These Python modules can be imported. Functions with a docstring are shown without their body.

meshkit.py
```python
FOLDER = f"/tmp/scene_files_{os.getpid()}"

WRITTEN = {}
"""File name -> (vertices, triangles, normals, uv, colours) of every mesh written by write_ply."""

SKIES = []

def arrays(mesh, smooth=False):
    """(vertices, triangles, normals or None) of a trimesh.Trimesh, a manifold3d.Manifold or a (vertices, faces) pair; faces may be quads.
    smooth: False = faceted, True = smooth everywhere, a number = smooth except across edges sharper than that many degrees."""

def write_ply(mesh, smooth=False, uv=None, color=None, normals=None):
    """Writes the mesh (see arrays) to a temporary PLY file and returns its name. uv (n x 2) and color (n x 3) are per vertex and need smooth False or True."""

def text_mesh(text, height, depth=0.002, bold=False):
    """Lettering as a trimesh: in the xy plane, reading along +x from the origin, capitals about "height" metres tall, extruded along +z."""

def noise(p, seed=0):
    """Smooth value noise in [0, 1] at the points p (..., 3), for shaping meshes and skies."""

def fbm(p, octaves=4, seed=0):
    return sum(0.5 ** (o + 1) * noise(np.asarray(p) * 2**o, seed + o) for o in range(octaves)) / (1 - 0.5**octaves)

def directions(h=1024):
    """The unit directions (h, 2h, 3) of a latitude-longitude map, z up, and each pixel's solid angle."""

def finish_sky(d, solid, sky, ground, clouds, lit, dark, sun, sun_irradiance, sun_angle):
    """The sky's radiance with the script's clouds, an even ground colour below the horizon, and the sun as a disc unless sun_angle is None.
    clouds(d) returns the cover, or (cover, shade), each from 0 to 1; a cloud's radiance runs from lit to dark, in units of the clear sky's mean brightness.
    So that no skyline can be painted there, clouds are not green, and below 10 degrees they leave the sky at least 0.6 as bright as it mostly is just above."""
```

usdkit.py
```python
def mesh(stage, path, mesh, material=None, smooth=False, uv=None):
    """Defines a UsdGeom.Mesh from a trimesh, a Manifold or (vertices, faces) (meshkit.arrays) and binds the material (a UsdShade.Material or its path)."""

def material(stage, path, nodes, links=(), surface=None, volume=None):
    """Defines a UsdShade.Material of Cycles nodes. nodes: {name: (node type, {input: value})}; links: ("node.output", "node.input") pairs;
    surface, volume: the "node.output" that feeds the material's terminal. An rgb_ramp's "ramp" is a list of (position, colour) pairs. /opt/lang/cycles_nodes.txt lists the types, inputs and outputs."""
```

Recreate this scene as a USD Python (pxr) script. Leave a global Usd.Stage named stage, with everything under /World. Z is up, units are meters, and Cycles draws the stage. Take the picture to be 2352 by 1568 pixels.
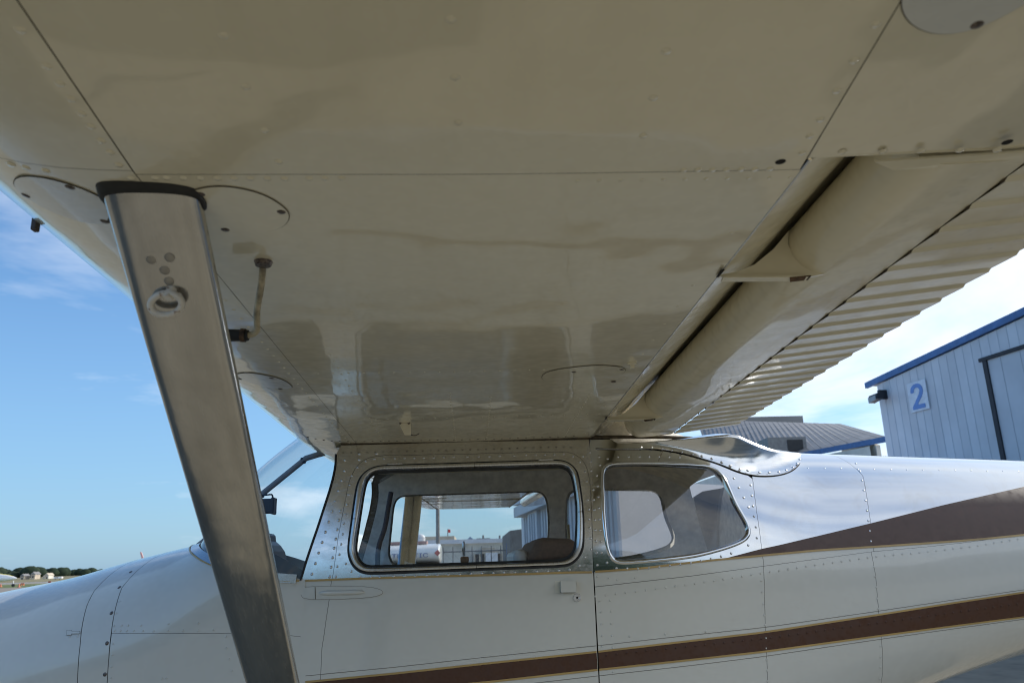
import math, random
import numpy as np
import shapely
from shapely.geometry import Polygon, LineString, box as sbox
from shapely.ops import unary_union
from scipy.interpolate import PchipInterpolator, CubicSpline
import trimesh, manifold3d
import usdkit, meshkit
from pxr import Usd, UsdGeom, UsdLux, UsdShade, Gf, Sdf, Vt

random.seed(7); RNG = np.random.default_rng(7)
stage = Usd.Stage.CreateInMemory()
UsdGeom.SetStageUpAxis(stage, UsdGeom.Tokens.z); UsdGeom.SetStageMetersPerUnit(stage, 1.0)
UsdGeom.Xform.Define(stage, '/World')

# ------------------------------------------------------------------ camera, sky, sun, exposure
F = 1824.8                                   # focal length in units of a 2352-wide measuring picture
YAW, PITCH, ROLL = 0.05532, 0.26679, 0.03089
fwd = np.array([math.sin(YAW)*math.cos(PITCH), math.cos(YAW)*math.cos(PITCH), math.sin(PITCH)])
_r0 = np.array([math.cos(YAW), -math.sin(YAW), 0]); _u0 = np.cross(_r0, fwd)
rgt = _r0*math.cos(ROLL)-_u0*math.sin(ROLL); upv = _u0*math.cos(ROLL)+_r0*math.sin(ROLL)
EYE = np.array([0, 0, 1.55])
cam = UsdGeom.Camera.Define(stage, '/World/camera')
M = np.eye(4); M[0, :3], M[1, :3], M[2, :3], M[3, :3] = rgt, upv, -fwd, EYE
cam.AddTransformOp().Set(Gf.Matrix4d(*M.ravel().tolist()))
cam.CreateFocalLengthAttr(18.0); cam.CreateHorizontalApertureAttr(23.2); cam.CreateVerticalApertureAttr(23.2*682/1024)
cam.CreateClippingRangeAttr(Gf.Vec2f(0.05, 5000)); cam.CreateFStopAttr(5.0); cam.CreateFocusDistanceAttr(2.3)
cam.CreateExposureAttr(0.2)
SUN_AZ, SUN_EL = math.radians(66), math.radians(31)

def mat(name, nodes, links=(), surface=None, volume=None):
    return usdkit.material(stage, '/World/Looks/'+name, nodes, links, surface, volume)

sky = UsdLux.DomeLight.Define(stage, '/World/sky'); sky.CreateIntensityAttr(1.0)
mat('sky_look', {
    'tc': ('texture_coordinate', {}), 'sep': ('separate_xyz', {}),
    'sky': ('sky_texture', {'sky_type': 'single_scattering', 'sun_disc': False, 'sun_elevation': SUN_EL, 'sun_rotation': SUN_AZ, 'aerosol_density': .7, 'air_density': 1.0, 'ozone_density': 1.6}),
    'zz': ('math', {'math_type': 'maximum', 'value2': 0.0}), 'zp': ('math', {'math_type': 'add', 'value2': 0.16}),
    'px': ('math', {'math_type': 'divide'}), 'py': ('math', {'math_type': 'divide'}), 'cv': ('combine_xyz', {'z': 0.0}),
    'off': ('vector_math', {'math_type': 'add', 'vector2': (-6.3, 3.3, 0)}), 'n1': ('noise_texture', {'scale': 0.9, 'detail': 9, 'roughness': 0.58, 'distortion': 0.35}),
    'bias': ('math', {'math_type': 'multiply_add', 'value2': 0.29, 'value3': 0.035}), 'sum': ('math', {'math_type': 'add'}),
    'rmp': ('rgb_ramp', {'ramp': [(0, (0, 0, 0)), (0.50, (0, 0, 0)), (0.66, (.55, .55, .55)), (0.80, (.9, .9, .9)), (1, (1, 1, 1))]}),
    'low': ('map_range', {'from_min': 0.0, 'from_max': 0.10, 'to_min': 0.15, 'to_max': 1.0, 'clamp': True}),
    'cf': ('math', {'math_type': 'multiply'}),
    'cloudmul': ('mix_color', {'blend_type': 'mix', 'fac': 0.5, 'b': (7.6, 7.9, 8.3), 'use_clamp': False}),
    'tint': ('mix_color', {'blend_type': 'multiply', 'fac': 1.0, 'b': (.74, 1.02, 1.24), 'use_clamp': False}), 'hr': ('map_range', {'range_type': 'smoothstep', 'from_min': -.02, 'from_max': .40, 'to_min': .62, 'to_max': 0.0, 'clamp': True}), 'hz': ('mix_color', {'b': (1.85, 3.2, 5.0), 'use_clamp': False}),
    'bg': ('background_shader', {'strength': 0.135}),
}, [('tc.generated', 'sep.vector'), ('sep.z', 'zz.value1'), ('zz.value', 'zp.value1'), ('sep.x', 'px.value1'), ('zp.value', 'px.value2'),
    ('sep.y', 'py.value1'), ('zp.value', 'py.value2'), ('px.value', 'cv.x'), ('py.value', 'cv.y'), ('cv.vector', 'off.vector1'), ('off.vector', 'n1.vector'),
    ('sep.x', 'bias.value1'), ('n1.fac', 'sum.value1'), ('bias.value', 'sum.value2'), ('sum.value', 'rmp.fac'),
    ('sep.z', 'low.value'), ('rmp.color', 'cf.value1'), ('low.result', 'cf.value2'), ('cf.value', 'cloudmul.fac'), ('sky.color', 'tint.a'), ('tint.result', 'hz.a'), ('sep.z', 'hr.value'), ('hr.result', 'hz.fac'), ('hz.result', 'cloudmul.a'),
    ('cloudmul.result', 'bg.color')], surface='bg.background')
UsdShade.MaterialBindingAPI.Apply(sky.GetPrim()).Bind(UsdShade.Material.Get(stage, '/World/Looks/sky_look'))
sky.GetPrim().SetCustomDataByKey('kind', 'structure')
sun = UsdLux.DistantLight.Define(stage, '/World/sun')
sun.CreateIntensityAttr(1.1); sun.CreateAngleAttr(0.53); sun.CreateColorAttr(Gf.Vec3f(1.0, 0.95, 0.87)); sun.CreateNormalizeAttr(True)
sun.AddRotateXYZOp().Set(Gf.Vec3f(90-math.degrees(SUN_EL), 0, -math.degrees(SUN_AZ)+180-180))
# -z of the light must point away from the sun
_d = np.array([math.sin(SUN_AZ)*math.cos(SUN_EL), math.cos(SUN_AZ)*math.cos(SUN_EL), math.sin(SUN_EL)])
_x = np.cross([0, 0, 1], _d); _x /= np.linalg.norm(_x); _y = np.cross(_d, _x)
sun.ClearXformOpOrder(); Ms = np.eye(4); Ms[0, :3], Ms[1, :3], Ms[2, :3] = _x, _y, _d
UsdGeom.Xformable(sun).AddTransformOp().Set(Gf.Matrix4d(*Ms.ravel().tolist()))

# ------------------------------------------------------------------ helpers
def ray(u, v): return fwd+(np.asarray(u)-1176)[..., None]/F*rgt-(np.asarray(v)-784)[..., None]/F*upv
def at(p, Y=None, X=None, Z=None, R=None):
    d = ray(np.float64(p[0]), np.float64(p[1]))
    t = Y/d[1] if Y is not None else X/d[0] if X is not None else R/math.hypot(d[0], d[1]) if R is not None else (Z-EYE[2])/d[2]
    return EYE+d*t
def project(P):
    q = P-EYE; w = q@fwd
    return np.stack([1176+F*(q@rgt)/w, 784-F*(q@upv)/w], -1)
def crop(x0, y0, s): return lambda *pts: np.array([((x0+x/s)*.9408, (y0+y/s)*.9408) for x, y in pts])
A = crop(620, 1020, 2.8); Bc = crop(1400, 1020, 2.4238); Cc = crop(1750, 1050, 2.541); Dc = crop(560, 1000, 3.733)
Ec = crop(0, 1000, 2.3513); c1 = crop(0, 0, 2.8); c2 = crop(1660, 0, 2.8); c3 = crop(540, 560, 2.8); c5 = crop(1750, 550, 2.412)
c6 = crop(1400, 350, 2.0909); c7 = crop(900, 1180, 4.276); cs = crop(0, 380, 3.136); cl = crop(0, 1320, 5.6); V = crop(0, 0, .9408)

taken = {}
def numbered(path):
    n = taken.get(path, -1)+1; taken[path] = n
    return path if n == 0 else f'{path}_{n:03d}'
def obj(name, mesh, m, parent='/World', smooth=False, label=None, cat=None, group=None, kind=None, normals=None):
    path = numbered(f'{parent}/{name}')
    if normals is not None:
        v, f = mesh; pr = UsdGeom.Mesh.Define(stage, path)
        pr.CreatePointsAttr(Vt.Vec3fArray.FromNumpy(np.asarray(v, np.float32))); f = np.asarray(f)
        pr.CreateFaceVertexCountsAttr(Vt.IntArray.FromNumpy(np.full(len(f), f.shape[1], np.int32)))
        pr.CreateFaceVertexIndicesAttr(Vt.IntArray.FromNumpy(f.astype(np.int32).ravel())); pr.CreateSubdivisionSchemeAttr('none')
        pr.CreateNormalsAttr(Vt.Vec3fArray.FromNumpy(np.asarray(normals, np.float32))); pr.SetNormalsInterpolation('vertex')
        UsdShade.MaterialBindingAPI.Apply(pr.GetPrim()).Bind(m)
    else:
        pr = usdkit.mesh(stage, path, mesh, m, smooth=smooth)
    tag(path, label, cat, group, kind)
    return path
def tag(path, label=None, cat=None, group=None, kind=None):
    p = stage.GetPrimAtPath(path)
    for k, x in (('label', label), ('category', cat), ('group', group), ('kind', kind)):
        if x: p.SetCustomDataByKey(k, x)
def thing(name, label, cat, loc=(0, 0, 0), group=None):
    path = numbered('/World/'+name); x = UsdGeom.Xform.Define(stage, path)
    if any(loc): x.AddTranslateOp().Set(Gf.Vec3d(*map(float, loc)))
    tag(path, label, cat, group); return path
cat = trimesh.util.concatenate
def bx(x0, x1, y0, y1, z0, z1):
    return trimesh.creation.box(bounds=[[x0, y0, z0], [x1, y1, z1]])
def frame_of(d):
    d = np.asarray(d, float); d /= np.linalg.norm(d); a = np.cross(d, [0, 0, 1] if abs(d[2]) < .9 else [1, 0, 0]); a /= np.linalg.norm(a)
    return a, np.cross(d, a), d
def tube(P, r, n=10, closed=False, caps=True):
    P = np.asarray(P, float); r = np.broadcast_to(r, len(P)); T = np.gradient(P, axis=0)
    if closed: T = np.roll(P, -1, 0)-np.roll(P, 1, 0)
    a = frame_of(T[0])[0]; rings = []
    for p, t, q in zip(P, T, r):
        t = t/np.linalg.norm(t); a = a-t*(a@t); a /= np.linalg.norm(a); b = np.cross(t, a)
        ang = np.arange(n)/n*2*np.pi
        rings.append(p+q*(np.cos(ang)[:, None]*a+np.sin(ang)[:, None]*b))
    return loft(rings, closed_u=closed, caps=caps and not closed)
def loft(rings, closed_u=False, caps=False, closed_v=True):
    R = np.asarray(rings); m, n = R.shape[:2]; v = R.reshape(-1, 3); f = []
    for i in range(m if closed_u else m-1):
        k = (i+1) % m
        for j in range(n if closed_v else n-1):
            l = (j+1) % n; f += [[i*n+j, i*n+l, k*n+l], [i*n+j, k*n+l, k*n+j]]
    if caps:
        v = np.vstack([v, R[0].mean(0), R[-1].mean(0)])
        for j in range(n):
            l = (j+1) % n; f += [[m*n, l, j], [m*n+1, (m-1)*n+j, (m-1)*n+l]]
    t = trimesh.Trimesh(v, f, process=False); return t
def prism(pts, d):                         # planar polygon (n x 3) pushed along d
    P = np.asarray(pts, float); d = np.asarray(d, float); n = len(P)
    a, b, _ = frame_of(sum(np.cross(P[i]-P[0], P[(i+1) % n]-P[0]) for i in range(1, n)))
    p2 = np.c_[(P-P[0])@a, (P-P[0])@b]
    v2, f = trimesh.creation.triangulate_polygon(Polygon(p2), engine='earcut')
    idx = [int(np.argmin(((p2-q)**2).sum(1))) for q in v2]; f = np.array(idx)[f]
    v = np.vstack([P, P+d]); F2 = [*f.tolist(), *(f[:, ::-1]+n).tolist()]
    for i in range(n):
        j = (i+1) % n; F2 += [[i, j, n+j], [i, n+j, n+i]]
    t = trimesh.Trimesh(v, F2, process=False); t.fix_normals(); return t
def rounded_box(size, r, c=(0, 0, 0)):
    s = np.array(size)/2-r; sp = manifold3d.Manifold.sphere(r, 12); L = []
    for i in (-1, 1):
        for j in (-1, 1):
            for k in (-1, 1): L.append(sp.translate((i*s[0], j*s[1], k*s[2])))
    m = manifold3d.Manifold.batch_hull(L).translate(tuple(c)).to_mesh()
    return trimesh.Trimesh(m.vert_properties[:, :3], m.tri_verts)
def resample(P, n, closed=True):
    P = np.asarray(P, float); Q = np.vstack([P, P[:1]]) if closed else P
    s = np.r_[0, np.cumsum(np.linalg.norm(np.diff(Q, axis=0), axis=1))]
    t = np.linspace(0, s[-1], n, endpoint=not closed)
    return np.stack([np.interp(t, s, Q[:, k]) for k in range(Q.shape[1])], 1)
def smooth_poly(P, n=80, closed=True):     # a smooth closed curve through the points
    P = np.asarray(P, float); Q = np.vstack([P, P[:1]]) if closed else P
    s = np.r_[0, np.cumsum(np.linalg.norm(np.diff(Q, axis=0), axis=1))]
    c = CubicSpline(s, Q, bc_type='periodic' if closed else 'natural') if not closed or True else None
    return c(np.linspace(0, s[-1], n, endpoint=not closed))
def chaikin(P, k=2):
    P = np.asarray(P, float)
    for _ in range(k):
        N = np.roll(P, -1, 0); P = np.stack([.75*P+.25*N, .25*P+.75*N], 1).reshape(-1, P.shape[1])
    return P

class Surface:
    """A parametric sheet P(a, b) with a normal side; sheets, curves and rivets are laid on it."""
    def __init__(self, fn, guess, da, db): self.fn, self.guess, self.da, self.db = fn, guess, da, db
    def point(self, q, off=0.0, mirror=False):
        q = np.atleast_2d(q); e = 2e-4; a, b = q[:, 0], q[:, 1]
        P = self.fn(a, b); n = np.cross(self.fn(a+e, b)-self.fn(a-e, b), self.fn(a, b+e)-self.fn(a, b-e))
        n /= np.maximum(np.linalg.norm(n, axis=1, keepdims=True), 1e-12)
        return P+n*np.asarray(off).reshape(-1, 1), n
    def seen(self, px):
        """The parameters of the points that the measured directions meet."""
        px = np.atleast_2d(px); q = self.guess(px)
        for it in range(60):
            e = 1e-4; p0 = project(self.fn(q[:, 0], q[:, 1])); r = p0-px
            ja = (project(self.fn(q[:, 0]+e, q[:, 1]))-p0)/e; jb = (project(self.fn(q[:, 0], q[:, 1]+e))-p0)/e
            det = ja[:, 0]*jb[:, 1]-ja[:, 1]*jb[:, 0]; det = np.where(abs(det) < 1e-3, 1e-3, det)
            s = np.stack([(r[:, 0]*jb[:, 1]-r[:, 1]*jb[:, 0])/det, (ja[:, 0]*r[:, 1]-ja[:, 1]*r[:, 0])/det], 1)
            q = q-np.clip(s, -.08, .08)
            q[:, 1] = np.clip(q[:, 1], *self.blim)
        return q
    blim = (-99, 99)
    def sheet(self, poly, off=0.0, da=None, db=None):
        da, db = da or self.da, db or self.db
        poly = shapely.make_valid(poly) if not poly.is_valid else poly
        x0, y0, x1, y1 = poly.bounds
        gx = np.arange(math.floor(x0/da), math.ceil(x1/da)+1)*da; gy = np.arange(math.floor(y0/db), math.ceil(y1/db)+1)*db
        X, Y = np.meshgrid(gx[:-1], gy[:-1]); X, Y = X.ravel(), Y.ravel()
        cells = shapely.box(X, Y, X+da, Y+db); shapely.prepare(poly)
        ins = shapely.contains(poly, cells); tou = shapely.intersects(poly, cells) & ~ins
        key, V_, Fc = {}, [], []
        def vid(x, y):
            k = (round(x*1e6), round(y*1e6))
            if k not in key: key[k] = len(V_); V_.append((x, y))
            return key[k]
        for x, y in zip(X[ins], Y[ins]):
            i = [vid(x, y), vid(x+da, y), vid(x+da, y+db), vid(x, y+db)]; Fc += [i[:3], [i[0], i[2], i[3]]]
        for g in shapely.intersection(poly, cells[tou]):
            for h in (g.geoms if hasattr(g, 'geoms') else [g]):
                if h.geom_type != 'Polygon' or h.area < 1e-9: continue
                h = shapely.geometry.polygon.orient(h)
                v2, f2 = trimesh.creation.triangulate_polygon(h, engine='earcut')
                for t in f2:
                    p = v2[t]; ar = (p[1, 0]-p[0, 0])*(p[2, 1]-p[0, 1])-(p[1, 1]-p[0, 1])*(p[2, 0]-p[0, 0])
                    if abs(ar) < 1e-11: continue
                    t = t if ar > 0 else t[::-1]; Fc.append([vid(*v2[k]) for k in t])
        q = np.array(V_); P, n = self.point(q, off)
        return (P, np.array(Fc)), n
    def put(self, name, poly, m, parent, off=0.0, mirror=False, **k):
        (v, f), n = self.sheet(poly, off)
        if mirror: v = v*[1, -1, 1]+[0, 2*YC, 0]; n = n*[1, -1, 1]; f = f[:, ::-1]
        return obj(name, (v, f), m, parent, normals=n, **k)
    def line(self, pts, n=60, smooth=True):
        q = self.seen(pts); return smooth_poly(q, n, False) if smooth and len(q) > 2 else resample(q, n, False)
    def ribbon(self, q, w, off=.0012, closed=False):
        """A strip w metres wide along the parameter curve q."""
        P, n = self.point(q, off); T = np.gradient(P, axis=0) if not closed else np.roll(P, -1, 0)-np.roll(P, 1, 0)
        s = np.cross(n, T); s /= np.linalg.norm(s, axis=1, keepdims=True); w = np.broadcast_to(w, len(P))[:, None]/2
        return loft(np.stack([P+s*w, P-s*w], 1), closed_u=closed, closed_v=False)
    def ring(self, outer, inner, prof, n=160, mirror=False):
        """A moulding between two closed parameter curves; prof is a list of (share of the way in, height)."""
        o, i = resample(outer, n), resample(inner, n)
        k = int(np.argmin(((i-o[0])**2).sum(1))); i = np.roll(i, -k, 0)
        R = [self.point(o*(1-t)+i*t, h)[0] for t, h in prof]
        if mirror: R = [r*[1, -1, 1]+[0, 2*YC, 0] for r in R]
        m = loft(R); m.faces = m.faces[:, ::-1] if not mirror else m.faces; return m
    def rivets(self, q, r=.0042, h=.0018, off=0.0, seg=8):
        P, n = self.point(q, off); return domes(P, n, r, h, seg)
def domes(P, n, r, h, seg=8):
    out_v, out_f, base = [], [], 0
    r = np.broadcast_to(r, len(P))
    ang = np.arange(seg)/seg*2*np.pi
    f = []
    for j in range(seg):
        l = (j+1) % seg; f += [[j, l, seg+l], [j, seg+l, seg+j], [seg+j, seg+l, 2*seg]]
    f = np.array(f)
    for p, m, q in zip(P, n, r):
        a, b, _ = frame_of(m); c = np.cos(ang)[:, None]*a+np.sin(ang)[:, None]*b
        out_v.append(np.vstack([p+c*q-m*.0004, p+c*q*.68+m*h*.75, p[None]+m*h])); out_f.append(f+base); base += 2*seg+1
    t = trimesh.Trimesh(np.vstack(out_v), np.vstack(out_f), process=False); return t
def along(q, step, fn):
    """Parameters evenly spaced by step metres along the parameter curve."""
    P = fn(q[:, 0], q[:, 1]); s = np.r_[0, np.cumsum(np.linalg.norm(np.diff(P, axis=0), axis=1))]
    n = max(2, int(round(s[-1]/step))+1); t = np.linspace(0, s[-1], n)
    return np.stack([np.interp(t, s, q[:, k]) for k in (0, 1)], 1)

# ------------------------------------------------------------------ materials
def paint(name, base, rough=.16, coat=.6, wave=.0, wscale=3., dirt=.06, dscale=(9, 2, 9), extra=(0.35, 0.28, 0.16)):
    n = {'pos': ('geometry', {}), 'map': ('mapping', {'scale': dscale}), 'dn': ('noise_texture', {'scale': 1.0, 'detail': 8, 'roughness': .65}),
         'dr': ('rgb_ramp', {'ramp': [(0, (0, 0, 0)), (.48, (0, 0, 0)), (.8, (1, 1, 1)), (1, (1, 1, 1))]}), 'dm': ('math', {'math_type': 'multiply', 'value2': dirt}),
         'mx': ('mix_color', {'blend_type': 'mix', 'a': base, 'b': extra}),
         'sp': ('noise_texture', {'scale': 38, 'detail': 3}), 'rr': ('map_range', {'from_min': .3, 'from_max': .7, 'to_min': rough*.8, 'to_max': rough*1.5}),
         'wn': ('noise_texture', {'scale': wscale, 'detail': 2.0, 'roughness': .42}), 'bp': ('bump', {'strength': 1.0, 'distance': wave}),
         'p': ('principled_bsdf', {'coat_weight': coat, 'coat_roughness': .042, 'coat_ior': 1.6})}
    l = [('pos.position', 'map.vector'), ('map.vector', 'dn.vector'), ('dn.fac', 'dr.fac'), ('dr.color', 'dm.value1'), ('dm.value', 'mx.fac'), ('mx.result', 'p.base_color'),
         ('pos.position', 'sp.vector'), ('sp.fac', 'rr.value'), ('rr.result', 'p.roughness')]
    if wave: l += [('pos.position', 'wn.vector'), ('wn.fac', 'bp.height'), ('bp.normal', 'p.normal'), ('bp.normal', 'p.coat_normal')]
    return mat(name, n, l, 'p.BSDF')
def metal(name, base, rough, wave=.0006, wscale=2.5, stain=.3, stain_col=(.45, .40, .34), brush=(3, 3, 60), tint_scale=7):
    return mat(name, {'pos': ('geometry', {}), 'st': ('noise_texture', {'scale': tint_scale, 'detail': 7, 'roughness': .6, 'distortion': 1.2}),
        'sr': ('rgb_ramp', {'ramp': [(0, (0, 0, 0)), (.5, (0, 0, 0)), (.72, (1, 1, 1)), (1, (1, 1, 1))]}), 'sm': ('math', {'math_type': 'multiply', 'value2': stain}),
        'mx': ('mix_color', {'blend_type': 'mix', 'a': base, 'b': stain_col}), 'mp': ('mapping', {'scale': brush}), 'bn': ('noise_texture', {'scale': 6, 'detail': 6, 'roughness': .7}),
        'rr': ('map_range', {'from_min': .25, 'from_max': .75, 'to_min': rough*.6, 'to_max': rough*1.6}),
        'wn': ('noise_texture', {'scale': wscale, 'detail': 3, 'roughness': .5}), 'bp': ('bump', {'strength': 1.0, 'distance': wave}),
        'p': ('principled_bsdf', {'metallic': 1.0})},
        [('pos.position', 'st.vector'), ('st.fac', 'sr.fac'), ('sr.color', 'sm.value1'), ('sm.value', 'mx.fac'), ('mx.result', 'p.base_color'), ('pos.position', 'mp.vector'),
         ('mp.vector', 'bn.vector'), ('bn.fac', 'rr.value'), ('rr.result', 'p.roughness'), ('pos.position', 'wn.vector'), ('wn.fac', 'bp.height'), ('bp.normal', 'p.normal')], 'p.BSDF')
def plain(name, base, rough=.6, metallic=0., vary=.12, scale=6, bump=0., coat=0.):
    d = tuple(c*(1-vary*1.6) for c in base); e = tuple(min(1, c*(1+vary)) for c in base)
    return mat(name, {'pos': ('geometry', {}), 'n': ('noise_texture', {'scale': scale, 'detail': 6, 'roughness': .6}), 'r': ('rgb_ramp', {'ramp': [(0, d), (.35, d), (.65, e), (1, e)]}),
        'bp': ('bump', {'distance': max(bump, 1e-5), 'strength': 1.0}), 'p': ('principled_bsdf', {'roughness': rough, 'metallic': metallic, 'coat_weight': coat})},
        [('pos.position', 'n.vector'), ('n.fac', 'r.fac'), ('r.color', 'p.base_color')]+([('n.fac', 'bp.height'), ('bp.normal', 'p.normal')] if bump else []), 'p.BSDF')
WINGP = paint('cream_wing_paint', (.765, .70, .517), .18, .8, wave=.0085, wscale=3.3, dirt=.14)
FLAPP = paint('cream_flap_paint', (.765, .70, .517), .30, .45, wave=.004, wscale=2.6, dirt=.16)
CORRP = paint('corrugated_flap_paint', (.765, .70, .517), .36, .3, wave=.003, wscale=3, dirt=.25)
BODYP = paint('cream_body_paint', (.56, .538, .462), .18, .5, wave=.0012, wscale=2.5, dirt=.05)
BROWN = paint('brown_stripe_paint', (.060, .022, .010), .30, .0, wave=.0012, wscale=2.5, dirt=.03)
GOLD = plain('gold_pinstripe', (.42, .27, .09), .4)
ALU = metal('polished_aluminium', (.68, .70, .715), .085, wave=.0007, stain=.35, stain_col=(.60, .57, .52))
FAIRM = metal('fairing_aluminium', (.72, .735, .745), .15, wave=.0005, stain=.3)
ALUF = metal('door_skin_aluminium', (.70, .70, .69), .17, wave=.0014, stain=.45, wscale=4, tint_scale=9, brush=(3, 3, 8))
FRAME = metal('window_frame_aluminium', (.62, .62, .61), .22, wave=.0002, stain=.2, brush=(3, 3, 3))
STRUTM = metal('weathered_strut_aluminium', (.53, .525, .51), .16, wave=.0036, wscale=4.6, stain=.5, stain_col=(.26, .25, .23), brush=(22, 4, 4), tint_scale=4)
STRUTR = metal('strut_rivet_metal', (.36, .35, .33), .35, stain=.3, stain_col=(.12, .11, .10), brush=(9, 9, 9), tint_scale=120)
RIVM = metal('rivet_aluminium', (.72, .72, .72), .25, wave=0.0001)
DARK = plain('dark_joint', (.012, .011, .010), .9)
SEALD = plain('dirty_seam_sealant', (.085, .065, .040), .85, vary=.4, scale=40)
RUBBER = plain('black_rubber', (.018, .018, .017), .6, vary=.3, scale=30)
SCREW = plain('dark_screw', (.16, .13, .11), .4, .7, vary=.5, scale=300)
LINING = plain('cabin_lining', (.80, .77, .70), .85, scale=30)
HEAD = plain('headliner_vinyl', (.86, .77, .58), .8, scale=20)
TRIM = plain('grey_cabin_trim', (.22, .22, .22), .7, scale=20)
BLACK = plain('black_plastic', (.012, .013, .016), .45)
SEATW = plain('white_seat_vinyl', (.55, .53, .50), .45, scale=20)
SEATB = plain('brown_seat_fabric', (.10, .055, .038), .9, scale=90)
def pane(name, tint, rough=.0, glossy=1.0, ior=1.85):
    n = {'t': ('transparent_bsdf', {'color': tint}), 'g': ('glossy_bsdf', {'color': (glossy,)*3, 'roughness': rough}), 'f': ('fresnel', {'IOR': 1.5}), 'm': ('mix_closure', {}),
         'b': ('geometry', {}), 'io': ('mix_float', {'a': ior, 'b': 1/ior})}
    return mat(name, n, [('b.backfacing', 'io.fac'), ('io.result', 'f.IOR'), ('f.fac', 'm.fac'), ('t.BSDF', 'm.closure1'), ('g.BSDF', 'm.closure2')], 'm.closure')
GLASS = pane('side_window_acrylic', (.91, .93, .93), ior=1.6); WGLASS = pane('windshield_acrylic', (.94, .96, .97), ior=1.42); RGLASS = pane('rear_window_acrylic', (.86, .86, .85))

# ------------------------------------------------------------------ ground and surroundings
def sheet(name, x0, x1, y0, y1, z, m, **k):
    return obj(name, (np.array([[x0, y0, z], [x1, y0, z], [x1, y1, z], [x0, y1, z]]), np.array([[0, 1, 2], [0, 2, 3]])), m, kind='structure', **k)
APRON = mat('apron_concrete', {'pos': ('geometry', {}), 'n': ('noise_texture', {'scale': .35, 'detail': 9, 'roughness': .6}), 'r': ('rgb_ramp', {'ramp': [(0, (.17, .15, .125)), (.35, (.20, .175, .145)), (.65, (.25, .22, .18)), (1, (.27, .24, .20))]}),
    'b': ('brick_texture', {'scale': 1.0, 'offset': 0.0, 'brick_width': 6.0, 'row_height': 6.0, 'mortar_size': .02, 'color1': (1, 1, 1), 'color2': (.9, .9, .9), 'mortar': (.25, .22, .2)}),
    'mx': ('mix_color', {'blend_type': 'multiply', 'fac': 1.0}), 'p': ('principled_bsdf', {'roughness': .9})},
    [('pos.position', 'n.vector'), ('n.fac', 'r.fac'), ('pos.position', 'b.vector'), ('r.color', 'mx.a'), ('b.color', 'mx.b'), ('mx.result', 'p.base_color')], 'p.BSDF')
GRASS = plain('mown_grass', (.10, .13, .028), .9, vary=.3, scale=.25); DRY = plain('dry_grass', (.20, .17, .08), .9, vary=.25, scale=.08); TAXI = plain('taxiway_asphalt', (.26, .25, .23), .9, scale=.2)
ASPH = plain('ramp_asphalt_look', (.225, .20, .145), .9, vary=.15, scale=2)
sheet('field', -2500, 2500, -2500, 2500, 0, DRY)
sheet('apron', -900, 900, -130, 104, .004, APRON)
sheet('ramp_asphalt', -60, 60, -60, 40, .008, ASPH)
sheet('grass_strip', -900, 900, 104.0, 132, .008, GRASS)
sheet('taxiway', -900, 900, 140, 163, .008, TAXI)

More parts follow.
